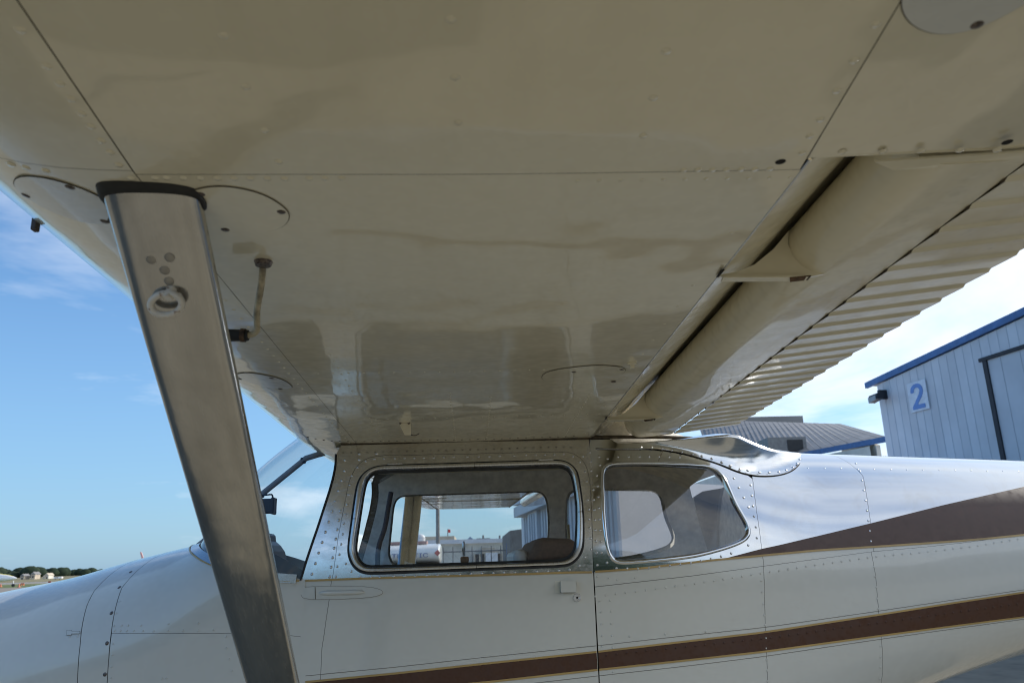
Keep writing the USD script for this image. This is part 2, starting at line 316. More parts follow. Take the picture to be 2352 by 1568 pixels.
# a far wood all round
def clump(r, s):
    m = trimesh.creation.icosphere(2, 1.0); v = m.vertices
    v = v*(1+.35*meshkit.fbm(v*1.7+s*9.1)[:, None]+.22*meshkit.fbm(v*5+s*3.3)[:, None])
    return trimesh.Trimesh(v*r, m.faces, process=False)
WOOD = mat('far_wood', {'pos': ('geometry', {}), 'n': ('noise_texture', {'scale': .35, 'detail': 6, 'roughness': .7}), 'r': ('rgb_ramp', {'ramp': [(0, (.010, .018, .014)), (.4, (.016, .028, .020)), (.65, (.034, .048, .027)), (1, (.05, .064, .034))]}),
    'p': ('principled_bsdf', {'roughness': .95, 'specular_ior_level': .1})}, [('pos.position', 'n.vector'), ('n.fac', 'r.fac'), ('r.color', 'p.base_color')], 'p.BSDF')
protos = [clump(np.array([1, 1, .85]), s) for s in range(6)]
parts = []
for k in range(4200):
    a = RNG.uniform(0, 2*np.pi); near_left = False
    back = math.cos(a) < -.1; R = RNG.uniform(66, 84) if back else RNG.uniform(420, 560); x, y = R*math.sin(a), R*math.cos(a)
    h = RNG.uniform(.7, 1.75)*(2.4 if back else 1)*(1+.35*math.sin(a*9)+.25*math.sin(a*23+1))
    m = protos[k % 6].copy(); m.apply_scale([h*1.25, h*1.25, h*1.1]); m.apply_transform(trimesh.transformations.rotation_matrix(RNG.uniform(0, 6), [0, 0, 1])); m.apply_translation([x, y, h*.8]); parts.append(m)
obj('wood', cat(parts), WOOD, smooth=50, kind='stuff', label='dark green far-off wood along the edge of the airfield', cat='wood')

# ------------------------------------------------------------------ the aeroplane
PLANE = thing('light_airplane', 'cream and polished metal high-wing light airplane with brown stripes filling the foreground', 'airplane')
YC = 3.04
pc = lambda *p: PchipInterpolator(*np.array(p, float).T)
W_ = pc((-2.4, .20), (-2.2, .30), (-2.0, .37), (-1.5, .465), (-1.0, .525), (-.5, .54), (.5, .54), (.9, .512), (1.3, .468), (2, .385), (3, .26), (5.4, .05))
ZM = pc((-2.4, 1.12), (-2.0, 1.15), (-1, 1.25), (-.5, 1.35), (1, 1.4), (2, 1.47), (5.4, 1.56))
ZB = pc((-2.4, .95), (-2.0, .82), (-1.2, .72), (0, .68), (.6, .74), (1.0, .90), (1.3, 1.0), (1.55, 1.075), (1.8, 1.135), (2.5, 1.27), (5.4, 1.5))
ZTN = pc((-2.4, 1.27), (-2.0, 1.405), (-1.68, 1.485), (-1.38, 1.538), (-1.17, 1.59), (-.95, 1.632), (-.85, 1.645), (-.5, 1.66), (0, 1.66))
NN = pc((-2.4, 2.1), (-1.6, 2.2), (-1.2, 2.4), (-.95, 3.0), (-.75, 5), (-.5, 9), (0, 9))
ZTB = pc((-.6, 2.2), (.25, 2.2), (.55, 2.13), (.78, 2.03), (.9, 1.98), (1.0, 1.945), (1.15, 1.912), (1.3, 1.903), (2.1, 1.862), (3, 1.81), (5.4, 1.62))
NB = pc((-.6, 2.6), (.6, 2.6), (1.2, 2.35), (2, 2.2), (5.4, 2.0))
ND = pc((-2.4, 2.2), (-1, 3.5), (.6, 4.2), (1.2, 2.8), (2, 2.3), (5.4, 2.0))
def section(x, s, ztf, nf):
    x = np.asarray(x, float); s = np.clip(np.asarray(s, float), -1.2, 1.2); up = s >= 0; sa = np.abs(s)
    zz = np.sin(np.minimum(sa, 2-sa)*np.pi/2); h = np.where(up, ztf(x)-ZM(x), ZM(x)-ZB(x)); n = np.where(up, nf(x), ND(x))
    yy = np.maximum(1-zz**n, 1e-12)**(1/n)*np.where(sa > 1, -1, 1)
    return np.stack([x, YC-W_(x)*yy, ZM(x)+np.where(up, 1, -1)*h*zz], -1)
def s_of_z(x, z, ztf):
    r = np.where(z >= ZM(x), (z-ZM(x))/(ztf(x)-ZM(x)), (z-ZM(x))/(ZM(x)-ZB(x)))
    return np.arcsin(np.clip(r, -1, 1))*2/np.pi
def g_body(ztf, y0):
    def g(px):
        d = ray(px[:, 0], px[:, 1]); P = EYE+d*(y0/d[:, 1])[:, None]
        return np.stack([P[:, 0], np.clip(s_of_z(P[:, 0], P[:, 2], ztf), -.9, .9)], 1)
    return g
BODY = Surface(lambda a, b: section(a, b, ZTB, NB), g_body(ZTB, 2.53), .03, .025); BODY.blim = (-.99, .99)
NOSE = Surface(lambda a, b: section(a, b, ZTN, NN), g_body(ZTN, 2.6), .03, .02); NOSE.blim = (-.99, .99)
def xz(S, ztf, *pts):
    P = np.array(pts, float); return np.stack([P[:, 0], s_of_z(P[:, 0], P[:, 1], ztf)], 1)
bz = lambda *p: xz(BODY, ZTB, *p)
def dens(px, step=9.):
    n = int(np.linalg.norm(np.diff(px, axis=0), axis=1).sum()/step); return resample(px, max(n, len(px)), False)
def S(px, dense=False, closed=False):
    if closed: px = np.vstack([chaikin(px, 1), chaikin(px, 1)[:1]])
    q = BODY.seen(dens(px) if dense or closed else px); return q[:-1] if closed else q
def poly(*segs, holes=()): return Polygon(np.vstack(segs), [h for h in holes])
def shrink(p, g): return p.buffer(-g, join_style='mitre')

# measured outlines
door_up = A((535, 1103), (545, 1040), (560, 930), (575, 820), (605, 660), (625, 560), (640, 480), (652, 430), (668, 390), (690, 350), (720, 312), (755, 285), (790, 270), (840, 260), (900, 255), (1200, 250), (1500, 244), (1800, 236), (2000, 232), (2130, 231), (2180, 240), (2225, 268), (2255, 300), (2275, 340), (2290, 400), (2297, 450), (2303, 560), (2310, 700), (2316, 900), (2320, 1056))
door_seam = S(door_up)
xdF, xdR = S(A((465, 1568)))[0], S(A((2345, 1568)))[0]
win_out = S(closed=True, px=A((645, 870), (668, 700), (690, 540), (702, 470), (720, 420), (752, 378), (800, 346), (870, 326), (1200, 318), (1500, 308), (1800, 299), (2060, 290), (2120, 296), (2170, 322), (2205, 362), (2220, 410), (2236, 520), (2250, 640), (2254, 840), (2245, 900), (2220, 950), (2180, 990), (2130, 1011), (1900, 1019), (1520, 1034), (1100, 1050), (800, 1061), (745, 1055), (700, 1033), (665, 990), (645, 930)))
win_in = S(closed=True, px=A((692, 870), (712, 730), (732, 600), (745, 515), (762, 440), (785, 398), (820, 372), (870, 362), (1200, 354), (1500, 344), (1800, 336), (2075, 326), (2115, 330), (2150, 350), (2175, 385), (2188, 430), (2203, 520), (2214, 640), (2206, 850), (2195, 905), (2170, 945), (2135, 967), (2090, 980), (1900, 987), (1500, 1001), (1100, 1013), (800, 1023), (760, 1016), (725, 993), (702, 950), (692, 910)))
gold_f = A((318, 1111), (420, 1108), (535, 1103), (1000, 1088), (1500, 1075), (1900, 1064), (2318, 1053))
gold_r = np.vstack([Bc((124, 909), (250, 900), (400, 889), (620, 862), (870, 835), (1000, 824)), Cc((275, 776), (620, 744), (970, 722), (1300, 700), (1600, 678), (1906, 648))])
pillar_l = A((566, 200), (560, 250), (557, 330), (541, 410), (516, 500), (490, 580), (440, 735), (390, 880), (350, 1000), (318, 1109))
rwin = S(closed=True, px=Bc((182, 430), (179, 350), (184, 310), (198, 290), (240, 274), (400, 271), (600, 277), (780, 286), (830, 300), (862, 325), (890, 362), (920, 430), (950, 500), (1000, 585), (1028, 640), (1033, 675), (1020, 703), (985, 728), (900, 760), (750, 800), (640, 817), (500, 830), (380, 840), (290, 845), (250, 838), (225, 815), (208, 760), (195, 660), (186, 540)))
seam1 = S(np.vstack([Bc((1052, 330), (1060, 360), (1072, 460), (1085, 560), (1105, 700), (1117, 800)), Cc((290, 840), (300, 1200), (315, 1550))]))
s2up = S(Cc((905, 280), (925, 380), (940, 480), (960, 620), (975, 750), (985, 900), (995, 1020), (1010, 1200), (1028, 1500)))
seam2 = np.vstack([[[s2up[0, 0]-.035, 1.0], [s2up[0, 0]-.022, .85]], s2up])
lap = S(dense=True, px=np.vstack([Bc((128, 998), (400, 967), (700, 933), (1125, 875)), Cc((600, 800), (975, 750), (1300, 722), (1600, 688), (1906, 640))]))
gold_q = S(gold_r, True)
def ext(q, x):                                # carry a line on aft (or forward) to station x
    a, b = (q[-2], q[-1]) if x > q[-1, 0] else (q[1], q[0]); return np.array([[x, b[1]+(x-b[0])*(b[1]-a[1])/(b[0]-a[0])]])
gold_q = np.vstack([gold_q, ext(gold_q, 5.3)]); lap = np.vstack([lap, ext(lap, 5.3)])
gold_fq = S(gold_f)
# bottom of everything: the belly centre line
def low(x, s=-1.0): return np.array([[x, s]])
door_bot = bz((xdF[0]-.01, .80), (xdR[0], .80))
rear_edge = np.vstack([door_seam[-1:], xdR[None], door_bot[1:]])       # rear edge of the door, downwards
front_edge = np.vstack([S(A((530, 1110), (515, 1235), (490, 1400), (465, 1568))), door_bot[:1]])

BACK = plain('joint_primer', (.06, .055, .045), .9)
fo = Bc((130, 183), (265, 186), (400, 184), (480, 187), (600, 202), (760, 242), (880, 281), (980, 321), (1060, 340), (1150, 345), (1250, 330), (1310, 301), (1340, 270))
fq = S(fo); fcut = fq+[0, .025]
FUS = obj('fuselage', cat([trimesh.Trimesh(*BODY.sheet(poly(S(pillar_l[1:])[::-1]+[.004, 0], bz((-.3, 1.945), (.40, 1.945)), fcut[1:], [[1.165, 1.0], [5.35, 1.0], [5.35, -1], [-.53, -1], [-.53, .1]], holes=[win_in, rwin]), -.006, .06, .05)[0], process=False)]+
    [trimesh.Trimesh(*NOSE.sheet(Polygon([(-2.3, -1), (-.45, -1), (-.45, .30), (-.80, .93), (-.92, 1.0), (-2.3, 1.0)]), -.006, .06, .05)[0], process=False)]), BACK, PLANE, smooth=True)
NEAR = []
def skin(name, p, m, parent=FUS, off=0.0, g=.0006, surf=BODY, far=False, **k):
    p = shrink(p, g); p = max(p.geoms, key=lambda h: h.area) if hasattr(p, 'geoms') else p
    r = surf.put(name, p, m, parent, off, **k)
    if far: surf.put(name, p, m, parent, off, mirror=True)
    return r
# aluminium pillar beside the windshield and header over the door
top_z = 1.965
hdr = poly(S(pillar_l[1:]), door_seam[:1], door_seam[1:-1], S(A((2320, 700))), S(A((2320, 380))), bz((.385, top_z), (-.40, top_z)))
skin('pillar_panel', hdr, ALUF, far=True)
# door
win_hole = win_out
DOOR = skin('door', poly(front_edge[::-1], gold_fq[2:], rear_edge), BODYP, PLANE, label='cream lower half of the cabin door')
up_panel = poly(door_seam, gold_fq[::-1][:-2][1:], holes=[win_hole])
skin('upper_door_panel', up_panel, ALUF, DOOR, label='riveted bare metal window surround of the door')
for mir in (True,):
    BODY.put('upper_door_panel', shrink(up_panel, .001), ALUF, FUS, 0, mirror=True); BODY.put('door_skin', poly(front_edge[::-1], gold_fq[2:], rear_edge), BODYP, FUS, 0, mirror=True)
# lower front side panel, ahead of the door
skin('side_panel', poly(S(np.vstack([A((316, 1111)), gold_f[1:3]])), front_edge, low(xdF[0]-.01), low(-.5), bz((-.5, 1.2))), BODYP, far=True)
# rear aluminium panel round the side window
rear_al = poly(bz((.392, top_z)), S(np.vstack([A((2302, 470), (2310, 700), (2316, 900), (2320, 1052)), gold_r[:5], Bc((1000, 822), (1117, 782))])), seam1[1:6][::-1], fcut[(fcut[:, 0] < seam1[1, 0]-.003) & (fcut[:, 0] > .42)][::-1], holes=[rwin])
skin('rear_window_panel', rear_al, ALU, far=True)
# polished upper skins
wedge_lo = gold_q
i5 = 5
gz = lambda x: np.interp(x, gold_q[:, 0], gold_q[:, 1])
seam2u = seam2[seam2[:, 1] > gz(seam2[:, 0])+.004]; seam2u = np.vstack([seam2u, [[seam2u[-1, 0]+.004, gz(seam2u[-1, 0]+.004)]]])
g1 = gold_q[(gold_q[:, 0] > seam1[4, 0]) & (gold_q[:, 0] < seam2u[-1, 0]-.004)]
skin('upper_skin', poly(seam1[1:6], [[seam1[5, 0], np.interp(seam1[5, 0], gold_q[:, 0], gold_q[:, 1])]], g1, seam2u[::-1], [[1.165, 1.0]], fcut[fcut[:, 0] > seam1[1, 0]+.003][::-1]), ALU)
g2 = gold_q[gold_q[:, 0] > seam2u[-1, 0]+.004]
skin('upper_skin', poly(seam2u, g2, [[5.3, 1.0]]), ALU)
Y2 = lambda x, q: np.interp(x, q[:, 0], q[:, 1])
# cream side skins aft of the door
lapm = lap[lap[:, 0] > xdR[0]+.03]
def strip(x0, x1, hi, lo, n=24):
    xs = np.linspace(x0, x1, n); return poly(np.c_[xs, Y2(xs, hi)], np.c_[xs, Y2(xs, lo)][::-1])
dr = np.vstack([rear_edge]); xr = lambda s: np.interp(-s, -dr[:, 1], dr[:, 0])
xL = door_seam[-1, 0]+.002
skin('side_skin', strip(xL, seam1[5, 0], np.vstack([gold_fq[-1:], gold_q]), lap), BODYP)
skin('side_skin', strip(seam1[5, 0], seam2[6, 0], gold_q, lap), BODYP)
xc_ = next(x for x in np.linspace(seam2[6, 0], 5.3, 400) if Y2(x, lap) > Y2(x, gold_q)-.006)
skin('side_skin', strip(seam2[6, 0], xc_, gold_q, lap), BODYP)
_lx = np.linspace(xL-.05, 5.3, 300); lapc = np.c_[_lx, np.minimum(Y2(_lx, lap), Y2(_lx, gold_q)-np.where(_lx > xc_, .0, .0))]
def below(x0f, x1f, xs0, xs1):
    xs = np.linspace(xs0, xs1, 90); return poly(np.c_[xs, Y2(xs, lapc)], x1f, [[x1f[-1, 0], -1], [x0f[-1, 0], -1]], x0f[::-1])
e0 = np.array([[xL, lap[0, 1]], [xr(-.3)+.002, -.3], [xr(-.6)+.002, -.6]]); e1 = seam1[6:]; e2 = seam2[7:]
skin('side_skin', below(e0, e1, xL, seam1[6, 0]), BODYP); skin('side_skin', below(e1, e2, seam1[6, 0], seam2[7, 0]), BODYP)
skin('side_skin', below(e2, np.array([[5.3, -.99]]), seam2[7, 0], 5.3), BODYP)
# far side skins, never seen from close by
for pl, m in ((poly(gold_q[gold_q[:, 0] > .91], [[5.3, 1.0], [1.165, 1.0]], fcut[fcut[:, 0] > .94][::-1], [[.925, .44]]), ALU), (poly(gold_q, [[5.3, -1], [xL, -1]]), BODYP)):
    BODY.put('side_skin', pl, m, FUS, 0, mirror=True)
# brown stripes and gold lines
wedge_up = S(dense=True, px=np.vstack([Bc((903, 828), (1100, 776)), Cc((400, 708), (960, 575), (1400, 465), (1906, 350))])); wedge_up = np.vstack([wedge_up, ext(wedge_up, 2.6), [[3.2, .72], [5.3, .75]]])
wx = np.linspace(wedge_up[0, 0]+.004, 5.28, 80)
BODY.put('brown_wedge_stripe', poly(np.c_[wx, Y2(wx, wedge_up)], np.c_[wx, Y2(wx, gold_q)-.002][::-1]), BROWN, FUS, .0012)
st_hi = np.vstack([V((690, 1566), (900, 1546), (1130, 1521)), Bc((150, 1380), (620, 1325), (1120, 1267)), Cc((1010, 1141), (1460, 1070), (1906, 1003))])
st_lo = np.vstack([V((690, 1606), (900, 1586), (1130, 1564)), Bc((150, 1487), (620, 1437), (1130, 1380)), Cc((1030, 1270), (1460, 1213), (1906, 1155))])
hi, lo = S(st_hi, True), S(st_lo, True); hi = np.vstack([ext(hi, -.49), hi, ext(hi, 5.2)]); lo = np.vstack([ext(lo, -.49), lo, ext(lo, 5.2)])
for x0, x1, par in ((-.49, xdR[0]-.002, DOOR), (xdR[0]+.003, 5.2, FUS)):
    xs = np.linspace(x0, x1, 70); BODY.put('brown_stripe', poly(np.c_[xs, Y2(xs, hi)], np.c_[xs, Y2(xs, lo)][::-1]), BROWN, par, .0012)
    for q in (hi, lo): obj('gold_line', BODY.ribbon(np.c_[xs, Y2(xs, q)], .0055, .0016), GOLD, par, smooth=True)
    for q, d in ((hi, .016), (lo, -.016)): obj('tape_edge_line', BODY.ribbon(np.c_[xs, Y2(xs, q)+d], .0012, .0008), SEALD, par, smooth=True)
xs = np.linspace(gold_fq[0, 0]+.01, xL-.006, 50); obj('gold_line', BODY.ribbon(np.c_[xs, Y2(xs, gold_fq)], .006, .0016), GOLD, DOOR, smooth=True)
xs = np.linspace(xL+.004, 5.2, 90); obj('gold_line', BODY.ribbon(np.c_[xs, Y2(xs, gold_q)], .006, .0018), GOLD, FUS, smooth=True)
# door window: seal, frame, pane
seal_o = np.array(Polygon(win_out).buffer(.0045).exterior.coords)[:-1]
for mir in (False, True):
    par = DOOR if not mir else FUS
    obj('window_seal', BODY.ring(seal_o if not mir else seal_o, np.array(Polygon(win_out).buffer(-.003).exterior.coords)[:-1], [(0, -.004), (.2, .0022), (.8, .0026), (1, -.004)], 220, mir), RUBBER, par, smooth=40)
    wf = obj('window_frame', BODY.ring(np.array(Polygon(win_out).buffer(-.002).exterior.coords)[:-1], win_in, [(0, -.008), (.04, .006), (.14, .0105), (.5, .012), (.72, .0105), (.88, .006), (.95, -.002), (1, -.02)], 260, mir), FRAME, par, smooth=50)
    (gv, gf), gn = BODY.sheet(Polygon(win_in).buffer(.003), -.006)
    if mir: gv = gv*[1, -1, 1]+[0, 2*YC, 0]; gn = gn*[1, -1, 1]; gf = gf[:, ::-1]
    obj('window_pane', (gv, gf), GLASS, par, normals=gn)
    if not mir:
        obj('inner_seal', BODY.ring(win_in, np.array(Polygon(win_in).buffer(-.006).exterior.coords)[:-1], [(0, .002), (1, -.004)], 220), RUBBER, wf, smooth=40)
        for a, b in (((1510, 309), (1510, 344)), ((1520, 1034), (1520, 1001)), ((668, 692), (712, 692)), ((2213, 645), (2250, 643))):
            q = resample(S(A(a, b)), 6, False); obj('frame_joint', BODY.ribbon(q, .0014, np.array([.008, .0127, .0127, .0127, .0115, .006])), DARK, wf)
        for a, b in (((915, 320), (1018, 316)), ((1945, 291), (2045, 288))):
            q = resample(S(A(a, b)), 8, False); P_, n_ = BODY.point(q, .006); obj('window_hinge', tube(P_, .0042, 10), FRAME, wf, smooth=40)
# rear window
rl = lambda d: np.array(Polygon(rwin).buffer(d).exterior.coords)[:-1]
for mir in (False, True):
    obj('rear_window_frame', BODY.ring(rl(.010), rl(-.003), [(0, .0005), (.2, .0035), (.6, .004), (.9, .001), (1, -.012)], 220, mir), ALU, FUS, smooth=50)
    (gv, gf), gn = BODY.sheet(Polygon(rl(.004)), -.005)
    if mir: gv = gv*[1, -1, 1]+[0, 2*YC, 0]; gn = gn*[1, -1, 1]; gf = gf[:, ::-1]
    obj('rear_window_pane', (gv, gf), RGLASS, FUS, normals=gn)
# door handle, lock, hinge plate
hq = S(A((2058, 1112), (2200, 1110), (2202, 1190), (2060, 1194))); obj('handle_recess', BODY.sheet(Polygon(hq), .0006)[0], plain('recess_shadow_paint', (.55, .52, .42), .5), DOOR, smooth=True)
hp = S(A((2094, 1113), (2198, 1112), (2200, 1189), (2096, 1191))); PB, nB = BODY.point(hp, .0015)
HAN = obj('door_handle', prism(PB, nB.mean(0)*.012), BODYP, DOOR); PL, nL = BODY.point(S(A((2095, 1190), (2200, 1188))), .001)
obj('handle_gap', cat([tube(PL+nL*.001, .0016, 6), tube(BODY.point(S(A((2199, 1112), (2201, 1188))), .002)[0], .0012, 6)]), DARK, HAN)
PK, nK = BODY.point(S(A((2209, 1226))), .0); a_, b_, c_ = frame_of(nK[0])
ring_ = [PK[0]+nK[0]*h+r*(np.cos(t)*a_+np.sin(t)*b_) for h, r in ((0, .0125), (.003, .0115), (.003, .007), (.0015, .0065)) for t in np.arange(20)/20*2*np.pi]
LK = obj('door_lock', loft(np.array(ring_).reshape(4, 20, 3), caps=True), RIVM, DOOR, smooth=40); obj('keyhole', domes(PK+nK*.002, nK, .0034, .0008, 10), DARK, LK)
hin = S(chaikin(A((330, 1165), (360, 1152), (600, 1147), (780, 1152), (860, 1168), (884, 1188), (870, 1206), (800, 1224), (600, 1236), (345, 1238), (318, 1205)), 2))
HP = BODY.put('hinge_plate', Polygon(hin), BODYP, DOOR, .0016)
obj('plate_edge', BODY.ribbon(np.vstack([hin, hin[:1]]), .0016, .0012), SEALD, HP, smooth=True); q = resample(S(A((442, 1196), (760, 1187))), 24, False)
P_, n_ = BODY.point(q, .0005); obj('hinge_blister', tube(P_, np.minimum(.0075, .0075*np.sqrt(np.clip(1-np.linspace(-1, 1, 24)**2, .01, 1))*1.4), 12), BODYP, HP, smooth=60)
obj('plate_joint', BODY.ribbon(resample(S(A((419, 1153), (421, 1236))), 8, False), .002, .0022), SEALD, HP)
# rivets on the aluminium panels
def rv(pts, name='rivets', parent=FUS, m=RIVM, r=.0042, h=.0020, off=0.0, surf=BODY):
    return obj(name, surf.rivets(surf.seen(pts), r, h, off), m, parent, smooth=60, kind='stuff')
pr = A((624, 289), (622, 362), (602, 428), (580, 498), (558, 570), (534, 639), (510, 709), (488, 779), (466, 849), (442, 921), (420, 993), (396, 1065), (592, 638), (580, 699), (569, 762), (559, 826), (548, 888), (538, 953), (527, 1018), (517, 1084), (722, 284), (724, 245), (842, 242))
rv(pr, r=.0050, h=.0026)
dr_ = A((710, 338), (671, 394), (656, 459), (648, 524), (637, 592), (614, 720), (606, 793), (596, 862), (584, 932), (570, 1014), (560, 1084), (627, 660), (628, 995), (666, 1048), (726, 1084), (802, 1084), (861, 1085), (954, 1081), (1029, 1079), (1104, 1078), (1182, 1075), (1256, 1072), (1330, 1070), (1408, 1067), (1484, 1064), (1560, 1060), (1636, 1058), (1710, 1056), (1785, 1053), (1860, 1050), (1935, 1048), (2011, 1046), (2085, 1041), (2158, 1036), (2224, 1010), (2262, 952), (2281, 560), (2290, 625), (2291, 692), (2295, 750), (2300, 822), (2304, 900), (2274, 432), (2264, 365), (2228, 300), (2181, 262), (2118, 246), (2054, 248), (1990, 250), (1926, 250), (1860, 252), (1778, 257), (1680, 258), (1610, 262), (1537, 262), (1460, 264), (1366, 264), (1300, 268), (1229, 270), (1163, 272), (1098, 274), (1031, 274), (966, 275), (890, 277), (826, 280), (766, 295))
rv(dr_, parent=DOOR, r=.0042, h=.0022)
rr_ = np.vstack([A((2297, 234), (2303, 296), (2305, 360), (2249, 262)), Bc((153, 229), (203, 240), (263, 230), (325, 229), (390, 229), (447, 229), (506, 229), (566, 230), (627, 233), (157, 278), (139, 340), (143, 403), (117, 424), (148, 466), (121, 484), (151, 533), (124, 543), (154, 600), (127, 603), (159, 664), (130, 663), (161, 731), (133, 727), (166, 797), (137, 797), (141, 869), (199, 855), (254, 888), (318, 890), (381, 890), (445, 886), (508, 881), (570, 873), (632, 864), (694, 856), (754, 845), (814, 833), (873, 818), (933, 800), (1034, 752), (1085, 709), (1079, 645), (1068, 581), (1062, 521), (1055, 460), (1048, 397), (949, 357), (978, 413), (1007, 471), (1036, 528))])
rv(rr_, r=.0044, h=.0023)
s2r = S(Cc((862, 206), (886, 252), (900, 311), (911, 372), (923, 435), (932, 498), (940, 561), (949, 624), (956, 688))); obj('rivets', BODY.rivets(s2r, .0044, .0022), RIVM, FUS, smooth=60, kind='stuff')
xs = np.arange(.98, 2.9, .062); obj('rivets', BODY.rivets(np.c_[xs, np.full(len(xs), .62)], .003, .0012), RIVM, FUS, smooth=60, kind='stuff')
# painted rivets
pr_l = []
lq = np.vstack([lap[:-1]]); pr_l.append(along(np.c_[lq[:, 0]+.0, lq[:, 1]-.022], .031, BODY.fn))
pr_l.append(S(Bc((143, 937), (209, 945), (260, 957), (364, 944), (155, 1082), (162, 1147), (166, 1218), (169, 1287), (170, 1349), (217, 1078), (222, 1143), (224, 1216), (228, 1288), (232, 1357), (333, 1290), (544, 1277), (783, 1262), (236, 1500), (246, 1565))))
for c_pts in (Cc((278, 933), (282, 1002), (290, 1076), (294, 1146), (299, 1205)), Cc((305, 1287), (306, 1350), (310, 1420), (312, 1487), (315, 1555)), Cc((976, 847), (980, 905), (990, 972), (995, 1042), (1002, 1105)), Cc((1017, 1337), (1017, 1405), (1016, 1468), (1012, 1540))): pr_l.append(S(c_pts))
obj('painted_rivets', BODY.rivets(np.vstack(pr_l), .0036, .0016), BODYP, FUS, smooth=60, kind='stuff')
mid = (hi[:, 1]+np.interp(hi[:, 0], lo[:, 0], lo[:, 1]))/2+.012; mq = np.c_[hi[:, 0], mid]; mq = along(mq[(mq[:, 0] > .39) & (mq[:, 0] < 3)], .03, BODY.fn)
obj('painted_rivets', BODY.rivets(mq, .0036, .0018, .0012), BROWN, FUS, smooth=60, kind='stuff')
# ---- nose
NS = NOSE.seen
nseam2 = NS(Ec((700, 1020), (665, 1130), (640, 1270), (625, 1420), (615, 1568))); nseam1 = NS(Ec((540, 1040), (500, 1120), (475, 1220), (460, 1350), (445, 1568)))
def bend(q, dx): return np.vstack([[[q[0, 0]+dx, 1.0], [q[0, 0]+dx*.8, .8]], q, [[q[-1, 0]-.01, -.5], [q[-1, 0]-.01, -1.0]]])
n1, n2 = bend(nseam1, .03), bend(nseam2, .05)
hs = NS(Ec((640, 1281), (900, 1281), (1150, 1282), (1340, 1283))); hs = np.vstack([hs, ext(hs, -.5)])
COWL = NOSE.put('engine_cowling', shrink(poly(n1, [[-2.39, -1], [-2.39, 1]]), .001), BODYP, PLANE, 0, label='smooth cream engine cowling')
NOSE.put('cowl_band', shrink(poly(n1[::-1], n2), .001), BODYP, COWL)
k2 = n2[n2[:, 1] > hs[0, 1]+.005]; k3 = n2[n2[:, 1] < hs[0, 1]-.005]
base_in = [[-.5, .345], [-.62, .40], [-.74, .52], [-.84, .66], [-.90, .8], [-.935, 1.0]]
NOSE.put('deck_skin', shrink(poly(k2, hs, [[-.5, .345]], base_in[1:]), .001), BODYP, FUS); NOSE.put('lower_nose_skin', shrink(poly(hs[::-1], k3, [[-.5, -1]]), .001), BODYP, FUS)
for nm, pl in (('cowling_side', [(-2.39, -1), (-.5, -1), (-.5, .34), (-.62, .40), (-.9, .8), (-.935, 1), (-2.39, 1)]),): NOSE.put(nm, Polygon(pl), BODYP, FUS, 0, mirror=True)
nc = NOSE.fn(np.full(60, -2.385), np.linspace(-1, 1, 60)); nc = np.vstack([nc, (nc*[1, -1, 1]+[0, 2*YC, 0])[::-1]])
obj('nose_cap', loft([nc, (nc-nc.mean(0))*.8+nc.mean(0)-[.06, 0, 0], (nc-nc.mean(0))*.3+nc.mean(0)-[.09, 0, 0]], caps=True), BODYP, COWL, smooth=50)
gn_ = NS(A((-20, 1089), (60, 1094), (150, 1101), (310, 1110))); obj('gold_line', NOSE.ribbon(resample(gn_, 20, False), .006, .0016), GOLD, FUS, smooth=True)
obj('cowl_rivets', NOSE.rivets(np.vstack([NS(Ec((656, 1238), (698, 1237), (735, 1236), (810, 1236), (968, 1226), (1138, 1223), (657, 1266), (692, 1266), (728, 1266), (768, 1266), (820, 1267), (882, 1268), (966, 1267), (1050, 1264), (1138, 1265), (1224, 1262), (648, 1340), (645, 1405), (640, 1474), (638, 1537), (686, 1098), (668, 1166), (1298, 1300), (1300, 1366), (1316, 1430), (1332, 1495), (930, 1540), (955, 1538), (400, 1303), (446, 1298)))]), .0034, .0015), BODYP, COWL, smooth=60, kind='stuff')
for p in Ec((750, 930), (685, 1018), (640, 1165), (614, 1338), (602, 1517)):
    P_, n_ = NOSE.point(NS(p[None]), 0.0); obj('cowl_screw', domes(P_, n_, .0062, .0022, 12), SCREW, COWL, smooth=60)
lt = NS(Ec((382, 1265), (412, 1265), (412, 1270), (460, 1270), (460, 1284), (412, 1284), (412, 1292), (384, 1292))); LA = NOSE.put('cowl_latch', Polygon(lt), BODYP, COWL, .0018); obj('latch_edge', NOSE.ribbon(resample(np.vstack([lt, lt[:1]]), 60, False), .0018, .0014), SEALD, LA)
# windshield base moulding
bq = smooth_poly(np.array([[-.515, .352], [-.62, .40], [-.74, .52], [-.84, .66], [-.90, .80], [-.93, .93]]), 60, False)
obj('windshield_moulding', NOSE.ribbon(np.c_[bq[:, 0]-.012, bq[:, 1]], .026, .004), FRAME, FUS, smooth=True)
bl = NOSE.point(np.c_[bq[:, 0]-.030, bq[:, 1]-.012], .002)[0]; obj('gold_line', tube(bl, .0024, 6), GOLD, FUS)
